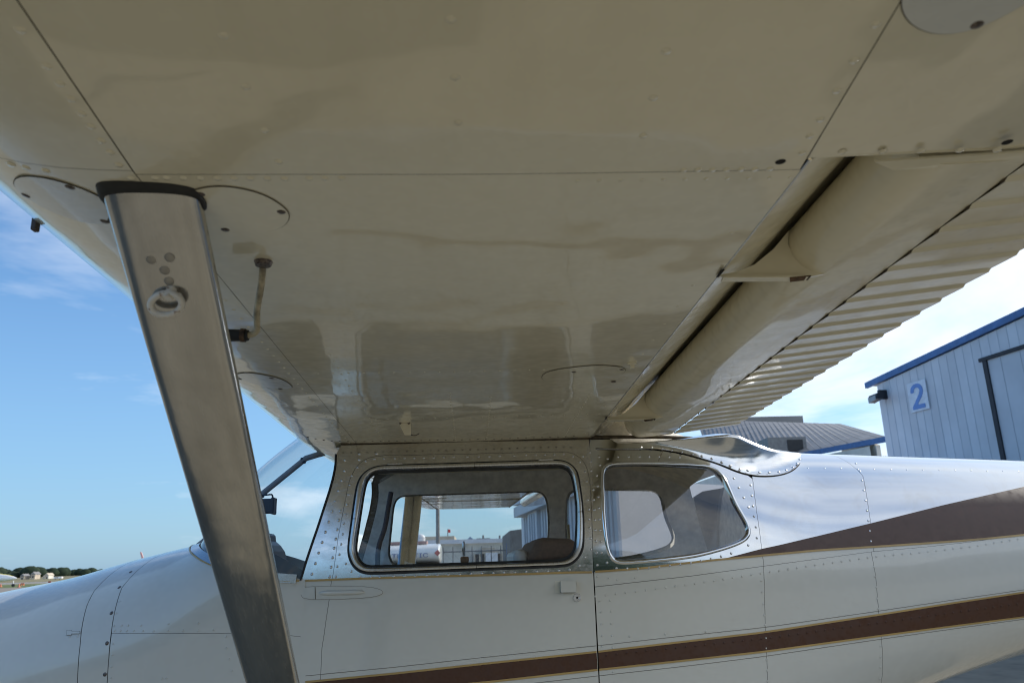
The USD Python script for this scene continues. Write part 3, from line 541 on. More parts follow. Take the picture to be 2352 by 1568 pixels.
# ---- windshield
def sym(P): P = np.array(P, float); return np.vstack([P, (P[:-1]*[1, -1, 1]+[0, 2*YC, 0])[::-1]])
botP = NOSE.point(np.array([[-.50, .345], [-.62, .40], [-.74, .52], [-.84, .66], [-.90, .80], [-.935, .95]]), .003)[0]; botP = sym(np.vstack([botP, [-.94, YC, botP[-1, 2]+.004]]))
pl_top = BODY.point(S(A((556, 262))), .002)[0][0]
topP = sym([pl_top+[0, .004, .02], pl_top+[-.07, .03, .05], pl_top+[-.13, .10, .075], pl_top+[-.165, .22, .10], pl_top+[-.17, .34, .11], [pl_top[0]-.17, YC, pl_top[2]+.11]])
bc, tc_ = smooth_poly(resample(botP, 15, False), 60, False), smooth_poly(resample(topP, 15, False), 60, False)
rows = []
edge = S(pillar_l[1:]); eP = BODY.point(edge, .002)[0][::-1]; eP = resample(eP, 24, False)
for i, t in enumerate(np.linspace(0, 1, 24)):
    r = bc*(1-t)+tc_*t; q = np.linspace(-1, 1, 60)
    bul = .035*math.sin(math.pi*t)*(1-q**4)
    r = r+np.c_[-bul*.7, 0*bul, bul*.7]
    d0 = eP[i]-r[0]; wgt = np.clip(1-np.arange(60)/10, 0, 1)[:, None]**2          # meet the pillar at both sides
    r = r+wgt*d0+wgt[::-1]*(d0*[1, -1, 1]); rows.append(r)
WS = loft(rows, closed_v=False)
ws = obj('windshield', WS, WGLASS, PLANE, smooth=True, label='clear curved windshield')
obj('windshield_seal', cat([tube(eP, .0035, 8), tube(eP*[1, -1, 1]+[0, 2*YC, 0], .0035, 8)]), RUBBER, ws, smooth=60)
br0, br1, br2 = at(V((592, 1142))[0], Y=YC), at(V((703, 1052))[0], Y=YC), at(V((748, 1038))[0], Y=YC)
obj('centre_brace', tube(np.vstack([resample(np.array([br0+(br0-br1)*1.2, br0, br1]), 12, False), resample(np.array([br1, br2, br2+[.1, 0, .01]]), 5, False)[1:]]), .011, 12), TRIM, ws, smooth=60)
obj('brace_clamp', cat([rounded_box((.02, .02, .022), .005, br1+(br0-br1)*.06), rounded_box((.022, .02, .022), .005, br1+(br0-br1)*.93)]), BLACK, ws, smooth=40)
ca = at(V((612, 1162))[0], Y=YC-.05)
cm = obj('mounted_camera', rounded_box((.052, .045, .052), .006, ca), BLACK, ws, smooth=40); obj('camera_bracket', cat([tube(resample(np.array([ca+[-.02, 0, .026], ca+[-.02, 0, .04], ca+[.018, 0, .042], ca+[.022, 0, .03]]), 14, False), .003, 8), rounded_box((.012, .05, .06), .004, ca+[.026, 0, 0])]), BLACK, cm, smooth=40)
# ---- cabin inside
IN = obj('cabin', cat([trimesh.Trimesh(*BODY.sheet(poly(S(pillar_l[1:])[::-1]+[.03, 0], bz((-.3, 1.945), (.9, 1.93)), [[1.1, -.2], [.95, -.9], [-.45, -.9], [-.45, .05]], holes=[rl(.012), np.array(Polygon(win_in).buffer(.008).exterior.coords)[:-1]]), -.03)[0], process=False)]), LINING, PLANE, smooth=True)
(v_, f_), n_ = BODY.sheet(poly(S(pillar_l[1:])[::-1]+[.03, 0], bz((-.3, 1.945), (.9, 1.93)), [[1.1, -.2], [.95, -.9], [-.45, -.9], [-.45, .05]], holes=[rl(.012), np.array(Polygon(win_in).buffer(.008).exterior.coords)[:-1]]), -.03)
obj('side_lining', (v_*[1, -1, 1]+[0, 2*YC, 0], f_[:, ::-1]), LINING, IN, smooth=True)
hx = np.linspace(-.45, .92, 30); hl = []
for x in hx:
    z1 = 1.925-.12*max(0, (x-.55)/.4)**2; hw_ = min(.45, float(YC-section(np.array([x]), s_of_z(np.array([x]), np.array([z1+.012]), ZTB), ZTB, NB)[0, 1])-.022)
    y = np.linspace(-1, 1, 15); hl.append(np.c_[np.full(15, x), YC+y*hw_, z1+.02*(1-y**4)-.008])
obj('headliner', loft(hl, closed_v=False), HEAD, IN, smooth=True)
obj('cabin_floor', bx(-.8, 1.3, YC-.5, YC+.5, .80, .83), LINING, IN); bk = BODY.fn(np.full(30, 1.06), np.linspace(-.8, .97, 30)); bk = np.vstack([bk, (bk*[1, -1, 1]+[0, 2*YC, 0])[::-1]]); obj('rear_bulkhead', prism((bk-[1.06, YC, 1.4])*.93+[1.06, YC, 1.4], [.02, 0, 0]), LINING, IN)
gp = [at(p, Y=3.36) for p in Dc((330, 1130), (405, 1131), (422, 1150), (426, 1200), (470, 1238), (505, 1290), (530, 1370), (548, 1412), (568, 1425), (568, 1462), (330, 1462))]
gp = np.array(gp); gp[0] = gp[1]+[-.12, 0, -.01]; gp[-1] = [gp[0][0], 3.36, gp[-2][2]]
PAN = obj('instrument_panel', prism(gp, [0, -.50, 0]), BLACK, PLANE)
obj('panel_ledge', bx(gp[0][0]-.05, gp[-2][0]+.02, 2.72, 3.36, gp[-1][2]-.03, gp[-1][2]+.004), BLACK, PAN)
nx = -.50*np.array([0, 1., 0])
sp_ = [at(p, Y=3.36)+nx+[0, -.002, 0] for p in Dc((418, 1312), (500, 1318))]; obj('panel_knob', tube(sp_, .004, 8), plain('grey_plastic', (.25, .26, .28), .5), PAN)
obj('panel_pocket', prism([at(p, Y=3.36)+nx+[0, -.002, 0] for p in Dc((425, 1330), (468, 1332), (492, 1400), (428, 1405))], [0, -.003, 0]), plain('grey_card', (.18, .20, .23), .6), PAN)
obj('panel_mark', prism([at(p, Y=3.36)+nx+[0, -.002, 0] for p in Dc((415, 1245), (445, 1250), (448, 1262), (420, 1268))], [0, -.003, 0]), plain('pale_mark', (.4, .36, .3), .6), PAN)
def seat(y0, x0):
    prof = np.array([(.0, .95), (.06, 1.33), (.10, 1.52), (.13, 1.58), (.17, 1.60), (.21, 1.575), (.235, 1.49), (.22, 1.3), (.18, .95)])+[x0, 0]
    L = [manifold3d.Manifold.sphere(.035, 14).translate((x, y, z)) for x, z in prof for y in (y0+.05, y0+.37)]
    hulls = [manifold3d.Manifold.batch_hull(L[i:i+2]+L[len(L)-2-i:len(L)-i]+L[max(0, i-2):i]) for i in range(0, 8, 2)]
    m = manifold3d.Manifold.batch_boolean(hulls, manifold3d.OpType.Add).to_mesh(); t = trimesh.Trimesh(m.vert_properties[:, :3], m.tri_verts)
    s_ = obj('seat', t, SEATB, PLANE, smooth=45); obj('seat_cushion', rounded_box((.5, .44, .14), .05, (x0-.12, y0+.21, .98)), SEATB, s_, smooth=45)
    obj('seat_facing', rounded_box((.05, .34, .36), .022, (x0+.055, y0+.21, 1.40)), SEATW, s_, smooth=45)
seat(2.64, .10); seat(3.08, .11)
o = at(A((1440, 960))[0], Y=3.50); LAT = obj('window_latch', rounded_box((.036, .02, .024), .005, o+[0, 0, -.004]), plain('orange_brown_plastic', (.22, .09, .03), .5), PLANE, smooth=40)
obj('latch_lever', tube([o+[0, 0, .0], o+[-.004, 0, .035], o+[-.003, 0, .06], o+[-.003, 0, .072]], [.003, .008, .007, .003], 10), FRAME, LAT, smooth=60)
yb = [at(p, Y=3.30) for p in c7((2082, 425), (2100, 775))]; obj('seat_belt', tube(yb, .006, 8), plain('tan_webbing', (.55, .40, .22), .8), PLANE)
cv = [at(p, Y=2.95) for p in c7((235, 85), (200, 280), (150, 520), (115, 620), (95, 870))]
obj('hanging_cable', tube(smooth_poly(np.array(cv), 30, False), .009, 8), plain('dark_blue_cord', (.02, .025, .05), .7), IN, smooth=60)

# ---- wings
Z0, DI = 1.9265, .0302
cp = np.array([(.392, .002), (.2, -.0005), (0, -.002), (-.2, -.001), (-.37, 0), (-.44, .0035), (-.5, .0125), (-.56, .0315), (-.60, .053), (-.622, .076), (-.632, .10), (-.625, .125), (-.585, .155), (-.45, .187), (-.2, .210), (.1, .205), (.4, .178), (.70, .132)])
tl = np.r_[0, np.cumsum(np.linalg.norm(np.diff(cp, axis=0), axis=1))]; CX, CZ = PchipInterpolator(tl, cp[:, 0]), PchipInterpolator(tl, cp[:, 1])
tt = np.linspace(0, tl[-1], 2000); T_of_X = lambda x: np.interp(-np.asarray(x), -CX(tt)[:860], tt[:860])
zroot = lambda Y: Z0+DI*(2.5-np.minimum(np.asarray(Y, float), 2.75))
WING = Surface(lambda t, Y: np.stack([CX(t), np.asarray(Y, float)+0*t, CZ(t)+zroot(Y)], -1), None, .04, .08)
def g_w(px):
    d = ray(px[:, 0], px[:, 1]); k = (Z0+DI*2.5-EYE[2])/(d[:, 2]+DI*d[:, 1]); P = EYE+d*k[:, None]
    return np.stack([T_of_X(np.clip(P[:, 0], -.56, .39)), P[:, 1]], 1)
WING.guess = g_w; WV = WING.seen
fl = WV(np.vstack([c1((118, 0), (310, 280), (600, 690), (790, 970), (945, 1192))])); fli = WV(np.vstack([c1((930, 1190), (1040, 1318)), V((490, 618), (590, 740), (720, 900), (825, 1030))]))
tfl = float(np.median(fli[:, 0])); fli[:, 0] = tfl; YS = float(np.mean(WV(c1((945, 1192), (1500, 1194)))[:, 1]))
YR, YT = 2.66, -2.5
tA = WV(c2((1515, 0), (1120, 660), (870, 1078)))
xo = float(fl[0, 0]); tO = lambda y: tfl+(xo-tfl)*(YS-y)/(YS-fl[0, 1])
sw = lambda y: tA[0, 0]+(y-tA[0, 1])*(tA[-1, 0]-tA[0, 0])/(tA[-1, 1]-tA[0, 1])
def wskin(name, P, m=WINGP, off=0., parent=None, g=.0005, mir=False, **k):
    (v, f), n = WING.sheet(shrink(Polygon(P), g), off); f = f
    if mir: v = v*[1, -1, 1]+[0, 2*YC, 0]; n = n*[1, -1, 1]; f = f[:, ::-1]
    return obj(name, (v, f), m, parent, normals=n, **k)
def is_out():
    (v, f), n = WING.sheet(Polygon([(0.02, 1), (.1, 1), (.1, 1.2), (.02, 1.2)])); return n[:, 2].mean() < 0
if not is_out():
    _fn = WING.fn; WING.point_ = WING.point
    def _pt(q, off=0., mirror=False):
        P, n = WING.point_(q, 0.); return P-n*np.asarray(off).reshape(-1, 1), -n
    WING.point = _pt; _sh = WING.sheet
    def _s2(*a, **k):
        (v, f), n = _sh(*a, **k); return (v, f[:, ::-1]), n
    WING.sheet = _s2
tEnd = tl[-1]
WNG = wskin('wing', [(tfl, YS), (0, YS), (0, YR), (tfl, YR)], parent=PLANE, label='left wing seen from below, cream painted underside')
wskin('leading_edge_skin', [(tfl, YS-.008), (tfl, YC), (tl[11], YC), (tl[11], YS-.008)], parent=WNG)
wskin('outer_skin', [(tO(YT), YT), (tfl, YS), (0.0, YS), (max(sw(YS), 0.0), YS-.001), (sw(YT), YT)], parent=WNG)
wskin('outer_leading_edge_skin', [(tO(YT), YT), (tfl, YS-.008), (tl[11], YS-.008), (tl[11], YT)], parent=WNG)
wskin('upper_skin', [(tl[11], YT), (tl[11], YC), (tEnd, YC), (tEnd, YT)], parent=WNG)
# dark lining behind the joints and in the flap cove
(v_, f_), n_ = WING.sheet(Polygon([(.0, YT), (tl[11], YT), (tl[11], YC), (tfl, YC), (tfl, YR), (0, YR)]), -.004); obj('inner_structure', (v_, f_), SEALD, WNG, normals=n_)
def xzs(pr, ys):                              # chordwise profile (X, dz) carried along the span
    return loft([np.c_[pr[:, 0], np.full(len(pr), y), pr[:, 1]+float(zroot(y))] for y in ys], closed_v=False)
YF0, YF1 = YS-.022, 2.60
cove = CubicSpline([0, 1, 2, 3, 4], [(.3915, .001), (.43, .020), (.48, .055), (.54, .104), (.70, .1318)])(np.linspace(0, 4, 30))
COVE = obj('flap_cove', xzs(cove, [YF0, 1.2, 1.6, 2.1, YF1]), WINGP, WNG, smooth=True)
obj('cove_lip', tube([[.3925, y, .0035+float(zroot(y))] for y in (YF0, 1.6, YF1)], .0022, 8), RIVM, WNG, smooth=60)
# outer rear skin and aileron beyond the flap: the skin simply runs on aft
OR = lambda y: [(.391, .002), (.60, .012), (.74, .022), (.885, .034)]
orx = np.array([.3915, .5, .6, .7, .8, .886]); orz = np.interp(orx, [.39, .6, .74, .886], [.002, .012, .022, .036])
ys_ = np.linspace(YT, YF0-.004, 20); rows = [np.c_[np.r_[float(CX(sw(y)))+.0003, orx], np.full(7, y), np.r_[.001, orz]+float(zroot(y))] for y in ys_]
m_ = loft(rows, closed_v=False); obj('aileron_bay_skin', m_, WINGP, WNG, smooth=True)
obj('bay_end_rib', prism([[.397, YF0-.004, .0025+zroot(YF0)], [.6, YF0-.004, .011+zroot(YF0)], [.886, YF0-.004, .035+zroot(YF0)], [.886, YF0-.004, .05+zroot(YF0)], [.5, YF0-.004, .11+zroot(YF0)], [.42, YF0-.004, .05+zroot(YF0)]], [0, -.003, 0]), WINGP, WNG)
# flap
FX0, FXJ, FXT = .437, .664, .886
ang = np.linspace(np.pi*.5, np.pi*1.5, 26); nose = np.c_[.562+.052*np.cos(ang), .052+.050*np.sin(ang)]
low_s = np.c_[np.linspace(.562, FXJ, 8)[1:], np.interp(np.linspace(.562, FXJ, 8)[1:], [.562, .61, FXJ], [.002, .0045, .010])]
FLAP = obj('flap', xzs(np.vstack([nose, low_s]), np.linspace(YF0+.012, YF1, 24)), FLAPP, WNG, smooth=True, label='smooth rounded front of the wing flap')
PITCHC = .07335
rib_edges, cy, cz = [], [], []
Yc0 = .869
y = Yc0-PITCHC
prof = [(0, 0), (.11, -.0038), (.40, -.0026), (1.0, 0)]
ribs = []
def sheetstrip(y0, y1, d0, d1):               # one facet of the corrugated skin, front to trailing edge
    xx = np.linspace(FXJ+.0025, FXT, 6); bz_ = np.interp(xx, [FXJ, FXT], [.010, .036])
    fade = np.interp(xx, [FXJ, FXT-.01, FXT], [1, 1, .8])
    return [np.c_[xx, np.full(6, yy), bz_+float(zroot(yy))+dd*fade] for yy, dd in ((y0, d0), (y1, d1))]
k = 0; dark = []
while y < YF1:
    for (a, da_), (b, db_) in zip(prof[:-1], prof[1:]):
        pass
    rows = []
    for a, d in prof:
        yy = y+(a-.11)*PITCHC
        if yy > YF1: yy = YF1
        if yy < YF0+.012: yy = YF0+.012
        xx = np.linspace(FXJ+.002, FXT, 6); rows.append(np.c_[xx, np.full(6, yy), np.interp(xx, [FXJ, FXT], [.010, .036])+float(zroot(yy))+d])
    m_ = loft(rows, closed_v=False)
    obj('corrugated_strip', m_, CORRP, FLAP)
    e = [r[0] for r in rows]
    if np.ptp([q[1] for q in e]) > .05:
        w0 = e[1]*.8+e[0]*.2; w1 = e[1]*.80+e[2]*.20; t0 = e[0]*.6+e[1]*.4; t0 = np.array([e[0][0], t0[1], e[0][2]-.0004])
        dark.append(prism(np.array([w0, w1, [w1[0], w1[1], e[0][2]-.0004], t0])+[-.0012, 0, 0], [-.0015, 0, 0]))
    y += PITCHC
RUSTY = plain('rusty_joint', (.10, .065, .035), .9, vary=.4, scale=60)
obj('rib_ends', cat(dark), SEALD, FLAP, kind='stuff')
obj('flap_joint', loft([np.c_[[FXJ-.0005, FXJ+.0025], [yy, yy], [.0115+float(zroot(yy))]*2] for yy in (YF0+.012, YF1)], closed_v=False), RUSTY, FLAP)
obj('flap_top', xzs(np.array([(.562, .102), (.64, .125), (.70, .1345), (.75, .112), (FXT, .042), (FXT, .036)]), (YF0+.012, YF1)), WINGP, FLAP, smooth=30)
zf = float(zroot(YF0+.012)); obj('flap_end_cap', prism(np.array([[x, YF0+.012, z+zf] for x, z in np.vstack([nose, low_s, [(FXT, .036), (.75, .10), (.69, .12), (.62, .112)]])]), [0, .003, 0]), WINGP, FLAP)
# flap track brackets
for yb_ in (1.155, 2.265):
    z0 = float(zroot(yb_)); pr = [(.393, .002), (.400, -.004), (.52, -.006), (.535, -.004), (.56, .001), (.535, .012), (.515, .03), (.508, .052), (.512, .075), (.485, .045), (.45, .018), (.42, .006)]
    BR = obj('flap_bracket', prism([[x, yb_, z+z0] for x, z in pr], [0, .004, 0]), FLAPP, WNG)
    obj('bracket_flange', prism([[.396, yb_-.009, -.0035+z0], [.53, yb_-.009, -.004+z0], [.53, yb_+.006, -.0055+z0], [.396, yb_+.006, -.005+z0]], [0, 0, -.003]), WINGP, BR)
    obj('bracket_rust', prism([[.500, yb_-.0095, -.0072+z0], [.534, yb_-.0095, -.0042+z0], [.534, yb_+.004, -.0057+z0], [.505, yb_+.004, -.0085+z0]], [0, 0, -.002]), plain('rust_stain', (.10, .055, .025), .8, vary=.5, scale=60) if yb_ < 2 else UsdShade.Material.Get(stage, '/World/Looks/rust_stain'), BR)
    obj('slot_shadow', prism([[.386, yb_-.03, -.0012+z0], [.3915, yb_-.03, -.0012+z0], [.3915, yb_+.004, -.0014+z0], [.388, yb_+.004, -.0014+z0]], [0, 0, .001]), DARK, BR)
# strip between flap and outer skin
e0, e1 = c2((1400, 1068), (2352, 1058)); zs = float(zroot(YF0))
obj('gap_strip', prism([[.47, YF0+.004, .001+zs], [.50, YF0+.020, -.001+zs], [.70, YF0+.021, .010+zs], [.886, YF0+.02, .030+zs], [.886, YF0-.004, .031+zs], [.70, YF0-.004, .012+zs]], [0, 0, .003]), WINGP, WNG)
# inspection covers
def cover(px, m=WINGP, lab=None):
    q = smooth_poly(WV(px), 72); (v, f), n = WING.sheet(Polygon(q), .0016, .03, .03)
    c = obj('inspection_cover', (v, f), m, WNG, normals=n, label=lab); obj('cover_edge', WING.ribbon(np.vstack([q, q[:1]]), .0022, .0010), SEALD, c, smooth=True); return c
COVP = paint('grey_cover_paint', (.66, .66, .62), .2, .5, wave=.001, dirt=.05)
covers = [(c1((100, 1245), (118, 1215), (160, 1203), (220, 1202), (320, 1215), (440, 1245), (560, 1285), (650, 1325), (720, 1365), (748, 1410), (745, 1470), (720, 1512), (640, 1522), (520, 1500), (380, 1450), (240, 1380), (150, 1315), (110, 1275)), COVP, c1((180, 1329), (480, 1272), (718, 1507))),
    (c1((1256, 1395), (1262, 1350), (1300, 1310), (1380, 1282), (1500, 1270), (1620, 1280), (1740, 1307), (1850, 1352), (1930, 1405), (1970, 1450), (1968, 1500), (1925, 1545), (1840, 1575), (1740, 1590), (1640, 1592), (1500, 1570), (1400, 1535), (1300, 1470)), WINGP, c1((1370, 1320), (1924, 1441), (1540, 1563))),
    (c3((112, 988), (140, 980), (200, 978), (300, 992), (390, 1013), (450, 1040), (478, 1062), (480, 1078), (440, 1085), (380, 1083), (300, 1070), (210, 1045), (140, 1015)), COVP, c3((128, 1016), (345, 1011), (404, 1084))),
    (np.vstack([c6((-160, 1195), (-120, 1160), (0, 1140), (120, 1130), (200, 1133), (255, 1143), (262, 1160), (225, 1185), (150, 1205), (60, 1222), (-50, 1228), (-130, 1215))]), WINGP, c6((2, 1162), (247, 1150), (204, 1213))),
    (c2((1520, -30), (1522, 60), (1560, 130), (1640, 190), (1750, 222), (1860, 222), (1990, 195), (2120, 145), (2250, 80), (2352, 20), (2460, -60), (2480, -150), (2380, -220), (2160, -240), (1900, -220), (1660, -160), (1560, -100)), COVP, c2((2028, 162)))]
for px, m, scr in covers:
    cv_ = cover(px, m)
    for p in scr:
        P_, n_ = WING.point(WV(p[None]), .0016); obj('cover_screw', domes(P_, n_, .0062, .0014, 14), SCREW, cv_, smooth=60)
for p in (*c2((687, 1106), (2237, 972)), ):
    P_, n_ = WING.point(WV(p[None]), .0006); obj('drain_hole', domes(P_, n_, .0062, .0004, 12), DARK, WNG)
# rivets near the eye are pieces of their own, the small ones further in are joined
big = np.vstack([c1((140, 207), (322, 455), (410, 573), (488, 678), (560, 777), (622, 865), (692, 963), (754, 1042), (812, 1128), (895, 1220), (946, 1276)), c1((1060, 1218), (1140, 1217), (1252, 1218), (1370, 1220), (1485, 1220), (1600, 1221), (1713, 1220), (1828, 1221), (1945, 1223), (2112, 1221), (2220, 1218), (2335, 1217)), c2((25, 1162), (120, 1160), (222, 1160), (318, 1159), (418, 1156), (512, 1156), (612, 1154)), c2((1338, 167), (1190, 414), (1070, 620), (960, 817), (888, 930), (835, 1045), (1113, 1040), (1388, 1036), (1650, 1031), (1915, 1028), (2170, 1026)),
    c1((1530, 245), (1680, 594), (1808, 890), (1903, 1107)), V((1035, 45), (1045, 178), (1052, 282), (1530, 118), (1500, 225), (1477, 312), (25, 378), (60, 385), (105, 393))])
for q in WV(big):
    P_, n_ = WING.point(q[None], 0.); obj('rivet', domes(P_, n_, .0052, .0017, 12), WINGP, WNG, smooth=70)
YSl = YS+.018
sm = [np.c_[np.full(22, float(T_of_X(x))), np.linspace(a, b, 22)] for x, a, b in ((-.28, 1.5, 2.6), (-.05, 1.9, 2.6), (.05, 1.95, 2.6), (.30, 1.95, 2.58))]
sm += [np.c_[T_of_X(np.linspace(-.33, .36, 22)), np.full(22, y_)] for y_ in (1.70, 2.20)]; sm += [np.c_[np.full(34, tfl+.022), np.linspace(1.1, 2.62, 34)], np.c_[T_of_X(np.linspace(-.1, .385, 20)), np.full(20, YSl)][9:], np.c_[np.full(16, .03), np.linspace(1.0, 2.5, 16)]]
obj('small_rivets', WING.rivets(np.vstack(sm), .0036, .0009), WINGP, WNG, smooth=70, kind='stuff')
obj('root_rivets', WING.rivets(np.c_[np.linspace(.06, tfl+.15, 34), np.full(34, 2.545)], .004, .0012), SCREW, WNG, smooth=70, kind='stuff')
# root fillet strip where wing meets cabin
rq = BODY.point(bz(*[(x, 1.93) for x in np.linspace(-.42, .86, 40)]), .004)[0]; obj('root_seal', tube(rq+[0, 0, -.004], .006, 8), SEALD, WNG, smooth=60)
# fuel vent pipe
vt = WING.point(WV(V((605, 601))), 0.)[0][0]; kq = at(V((590, 738))[0], Y=vt[1]+.10); ke = at(V((566, 770))[0], Y=vt[1]+.115); kt = at(V((521, 770))[0], Y=vt[1]+.115)
VEN = obj('fuel_vent_pipe', tube(smooth_poly(np.array([vt+[0, 0, .01], vt+(kq-vt)*.5, kq, ke+[.012, 0, .003], ke]), 28, False), .005, 12), plain('dirty_cream_pipe', (.42, .36, .24), .5, vary=.3, scale=60), WNG, smooth=60)
obj('vent_hose', tube(np.vstack([ke+(ke-kt)*.1, ke, (ke+kt)/2, kt]), [.0085, .0092, .0095, .0102], 12), RUBBER, VEN, smooth=40); obj('hose_clamp', tube([ke+(kt-ke)*.05, ke+(kt-ke)*.28], .0108, 12), plain('rusty_clamp', (.09, .05, .025), .8, vary=.5, scale=80), VEN, smooth=40)
obj('pipe_flange', tube([vt+[0, 0, .002], vt-[0, 0, .006]], [.014, .011], 16), SCREW, VEN, smooth=40)
# little bracket, drains, stall tab
fb = [at(p, Y=2.26) for p in c3((1215, 1320), (1297, 1320), (1297, 1402), (1255, 1402))]; fz = float(zroot(2.26))
zt_ = max(p[2] for p in fb); FIN = obj('bracket_fin', prism([p+[0, 0, fz-zt_-.001] for p in fb], [0, .004, 0]), WINGP, WNG)
obj('fin_screws', cat([domes(np.array([fb[0]+[.004, -.002, fz-zt_-.002]]), np.array([[0, -.3, -1.]]), .004, .002), domes(np.array([fb[1]+[-.006, -.002, fz-zt_-.002]]), np.array([[0, -.3, -1.]]), .004, .002)]), SCREW, FIN)
obj('fin_wire', tube(smooth_poly(np.array([fb[2]+[0, 0, fz-zt_], fb[2]+[.012, 0, fz-zt_-.002], fb[2]+[.024, 0, fz-zt_+.004]]), 8, False), .0014, 6), SCREW, FIN)
for p in (V((1287, 1016))[0], V((1452, 833))[0]):
    P_ = WING.point(WV(p[None]), 0.)[0][0]; obj('fuel_drain', tube([P_+[0, 0, .004], P_-[0, 0, .004], P_-[0, 0, .005], P_-[0, 0, .013]], [.011, .011, .006, .005], 12), plain('brass_drain', (.20, .15, .06), .4, .6) if p[0] < 1300 else WINGP, WNG, smooth=40)
q0 = at(V((82, 516))[0], X=-.615); obj('stall_tab', rounded_box((.008, .012, .02), .002, q0), plain('brown_tab', (.07, .055, .05), .6), WNG, smooth=30)
for p in (c1((312, 1525))[0], V((145, 545))[0]):
    q = np.array([[tl[8]-.01, 0]]); P_ = at(p, X=-.598); obj('leading_edge_screw', domes(P_[None], np.array([[-.6, 0, -.8]]), .006, .002, 12), SCREW, WNG)
# strut
sT, sB = np.array([-.375, .90, float(zroot(.9))+.01]), None
def strut_sec(c, ch, th, ax, nrm, n=36):
    t = np.arange(n)/n*2*np.pi; x = np.sign(np.cos(t))*np.abs(np.cos(t))**.8; y_ = np.sin(t)*(1-.15*x)
    y_ = np.sign(y_)*np.abs(y_)**.6
    return c+ax*(x*ch/2)[:, None]+nrm*(y_*th/2)[:, None]
topL, topR = at(V((256, 490))[0], Y=.90), at(V((470, 512))[0], Y=.90)
botL, botR = at(V((570, 1568))[0], Y=1.63), at(V((685, 1568))[0], Y=1.63)
cT, cB = (topL+topR)/2, (botL+botR)/2; dS = (cB-cT)/np.linalg.norm(cB-cT); axS = np.array([1, 0, 0])-dS*dS[0]; axS /= np.linalg.norm(axS); nS = np.cross(dS, axS)
tEndS = (2.53-cT[1])/dS[1]; chT, chB = abs((topR-topL)[0])*1.0, abs((botR-botL)[0])*1.02
_k0 = -.08
rings = [strut_sec(cT+dS*s_, chT+(chB-chT)*s_/np.linalg.norm(cB-cT)*1.0, .036, axS, nS) for s_ in np.linspace(_k0, tEndS, 40)]
rings[0] = None
rings[0] = (lambda P: P-dS*((P[:, 2]-(float(zroot(0))+.012-DI*P[:, 1]))/(dS[2]+DI*dS[1]))[:, None])(rings[2]); rings = [rings[0]]+rings[5:]
STRUT = obj('wing_strut', loft(rings, caps=True), STRUTM, PLANE, smooth=45, label='dull weathered bare metal strut bracing the wing')
def slide(P, up):                              # carry points along the strut to a plane just under the wing
    Pz = float(zroot(0))-up; k_ = (P[:, 2]-(Pz-DI*P[:, 1]))/(dS[2]+DI*dS[1]); return P-dS*k_[:, None]
gas = [slide(strut_sec(cT, chT+k_, .036+k_, axS, nS, 48), u_) for u_, k_ in ((-.004, .007), (.003, .008), (.0056, .007), (.0068, .004), (.0068, -.002))]
obj('rubber_cuff', loft(gas), RUBBER, STRUT, smooth=60)
out = nS if nS[1] < 0 else -nS
rg = at(V((385, 690))[0], Y=1.06); 
def on_strut(px):                             # where the measured direction meets the outer face of the strut
    d = ray(px[0], px[1]); P0 = cT+out*.0183; t = ((P0-EYE)@out)/(d@out); return EYE+d*t
rc = on_strut(V((387, 690))[0]); th = np.linspace(0, 2*np.pi, 28, endpoint=False); tiltv = (axS*.9+dS*-.25); tiltv /= np.linalg.norm(tiltv); up2 = np.cross(out, tiltv)
RINGM = mat('chipped_white_ring', {'pos': ('geometry', {}), 'n': ('noise_texture', {'scale': 90, 'detail': 5, 'roughness': .7}), 'r': ('rgb_ramp', {'ramp': [(0, (.66, .63, .57)), (.60, (.64, .60, .53)), (.66, (.22, .10, .03)), (1, (.16, .07, .02))]}), 'p': ('principled_bsdf', {'roughness': .5})}, [('pos.position', 'n.vector'), ('n.fac', 'r.fac'), ('r.color', 'p.base_color')], 'p.BSDF')
obj('tie_down_ring', tube([rc+out*(.009-.003*math.sin(t))+tiltv*.0200*math.cos(t)+up2*.0135*math.sin(t) for t in th], .0044, 10, closed=True), RINGM, STRUT, smooth=70)
obj('ring_shank', tube([on_strut(V((394, 666))[0])-out*.004, on_strut(V((391, 673))[0])+out*.012], [.007, .005], 12), RINGM, STRUT, smooth=50)
for p in V((347, 597), (389, 592), (378, 621), (388, 646)):
    P_ = on_strut(p)+out*.0002; obj('strut_rivet', domes(P_[None], out[None], .0062, .00035, 16), STRUTR, STRUT, smooth=70)
for a_, b_ in (((822, 1312), (842, 1352)), ((893, 1316), (925, 1352)), ((1032, 1320), (1047, 1356)), ((1095, 1328), (1130, 1366))):
    p = c1(a_, (a_[0]+12, a_[1]+2), (b_[0]+6, b_[1]+8), (b_[0]-16, b_[1]+6)); obj('cuff_tab', WING.sheet(Polygon(WV(p)), .0012, .02, .02)[0], RUBBER, STRUT)
# fairing behind the wing root
top_px = Bc((150, 160), (330, 155), (500, 142), (690, 127), (840, 110), (962, 101), (1030, 128), (1080, 150), (1140, 173), (1200, 188), (1260, 196), (1310, 202), (1348, 207))
fP = BODY.point(fq, .003)[0]; gP = []
for i, p in enumerate(top_px):
    x = at(p, Y=2.62)[0]
    if x < .87: gP.append([x, 2.60, at(p, Y=2.60)[2]+.004])
    else:
        k_ = (x-.87)/.45; gP.append(at(p, Y=2.60+.28*min(1, k_*1.4)))
gP = np.array(gP); rows = []
fPs, gPs = smooth_poly(fP, 60, False), smooth_poly(gP, 60, False)
for t in np.linspace(0, 1, 14):
    r = fPs*(1-t)+gPs*t; sag = np.sin(np.pi*t)*np.interp(np.linspace(0, 1, 60), [0, .45, .7, 1], [0, .012, .028, 0]); r = r+np.c_[0*sag, sag*.8, -sag*.6]; rows.append(r)
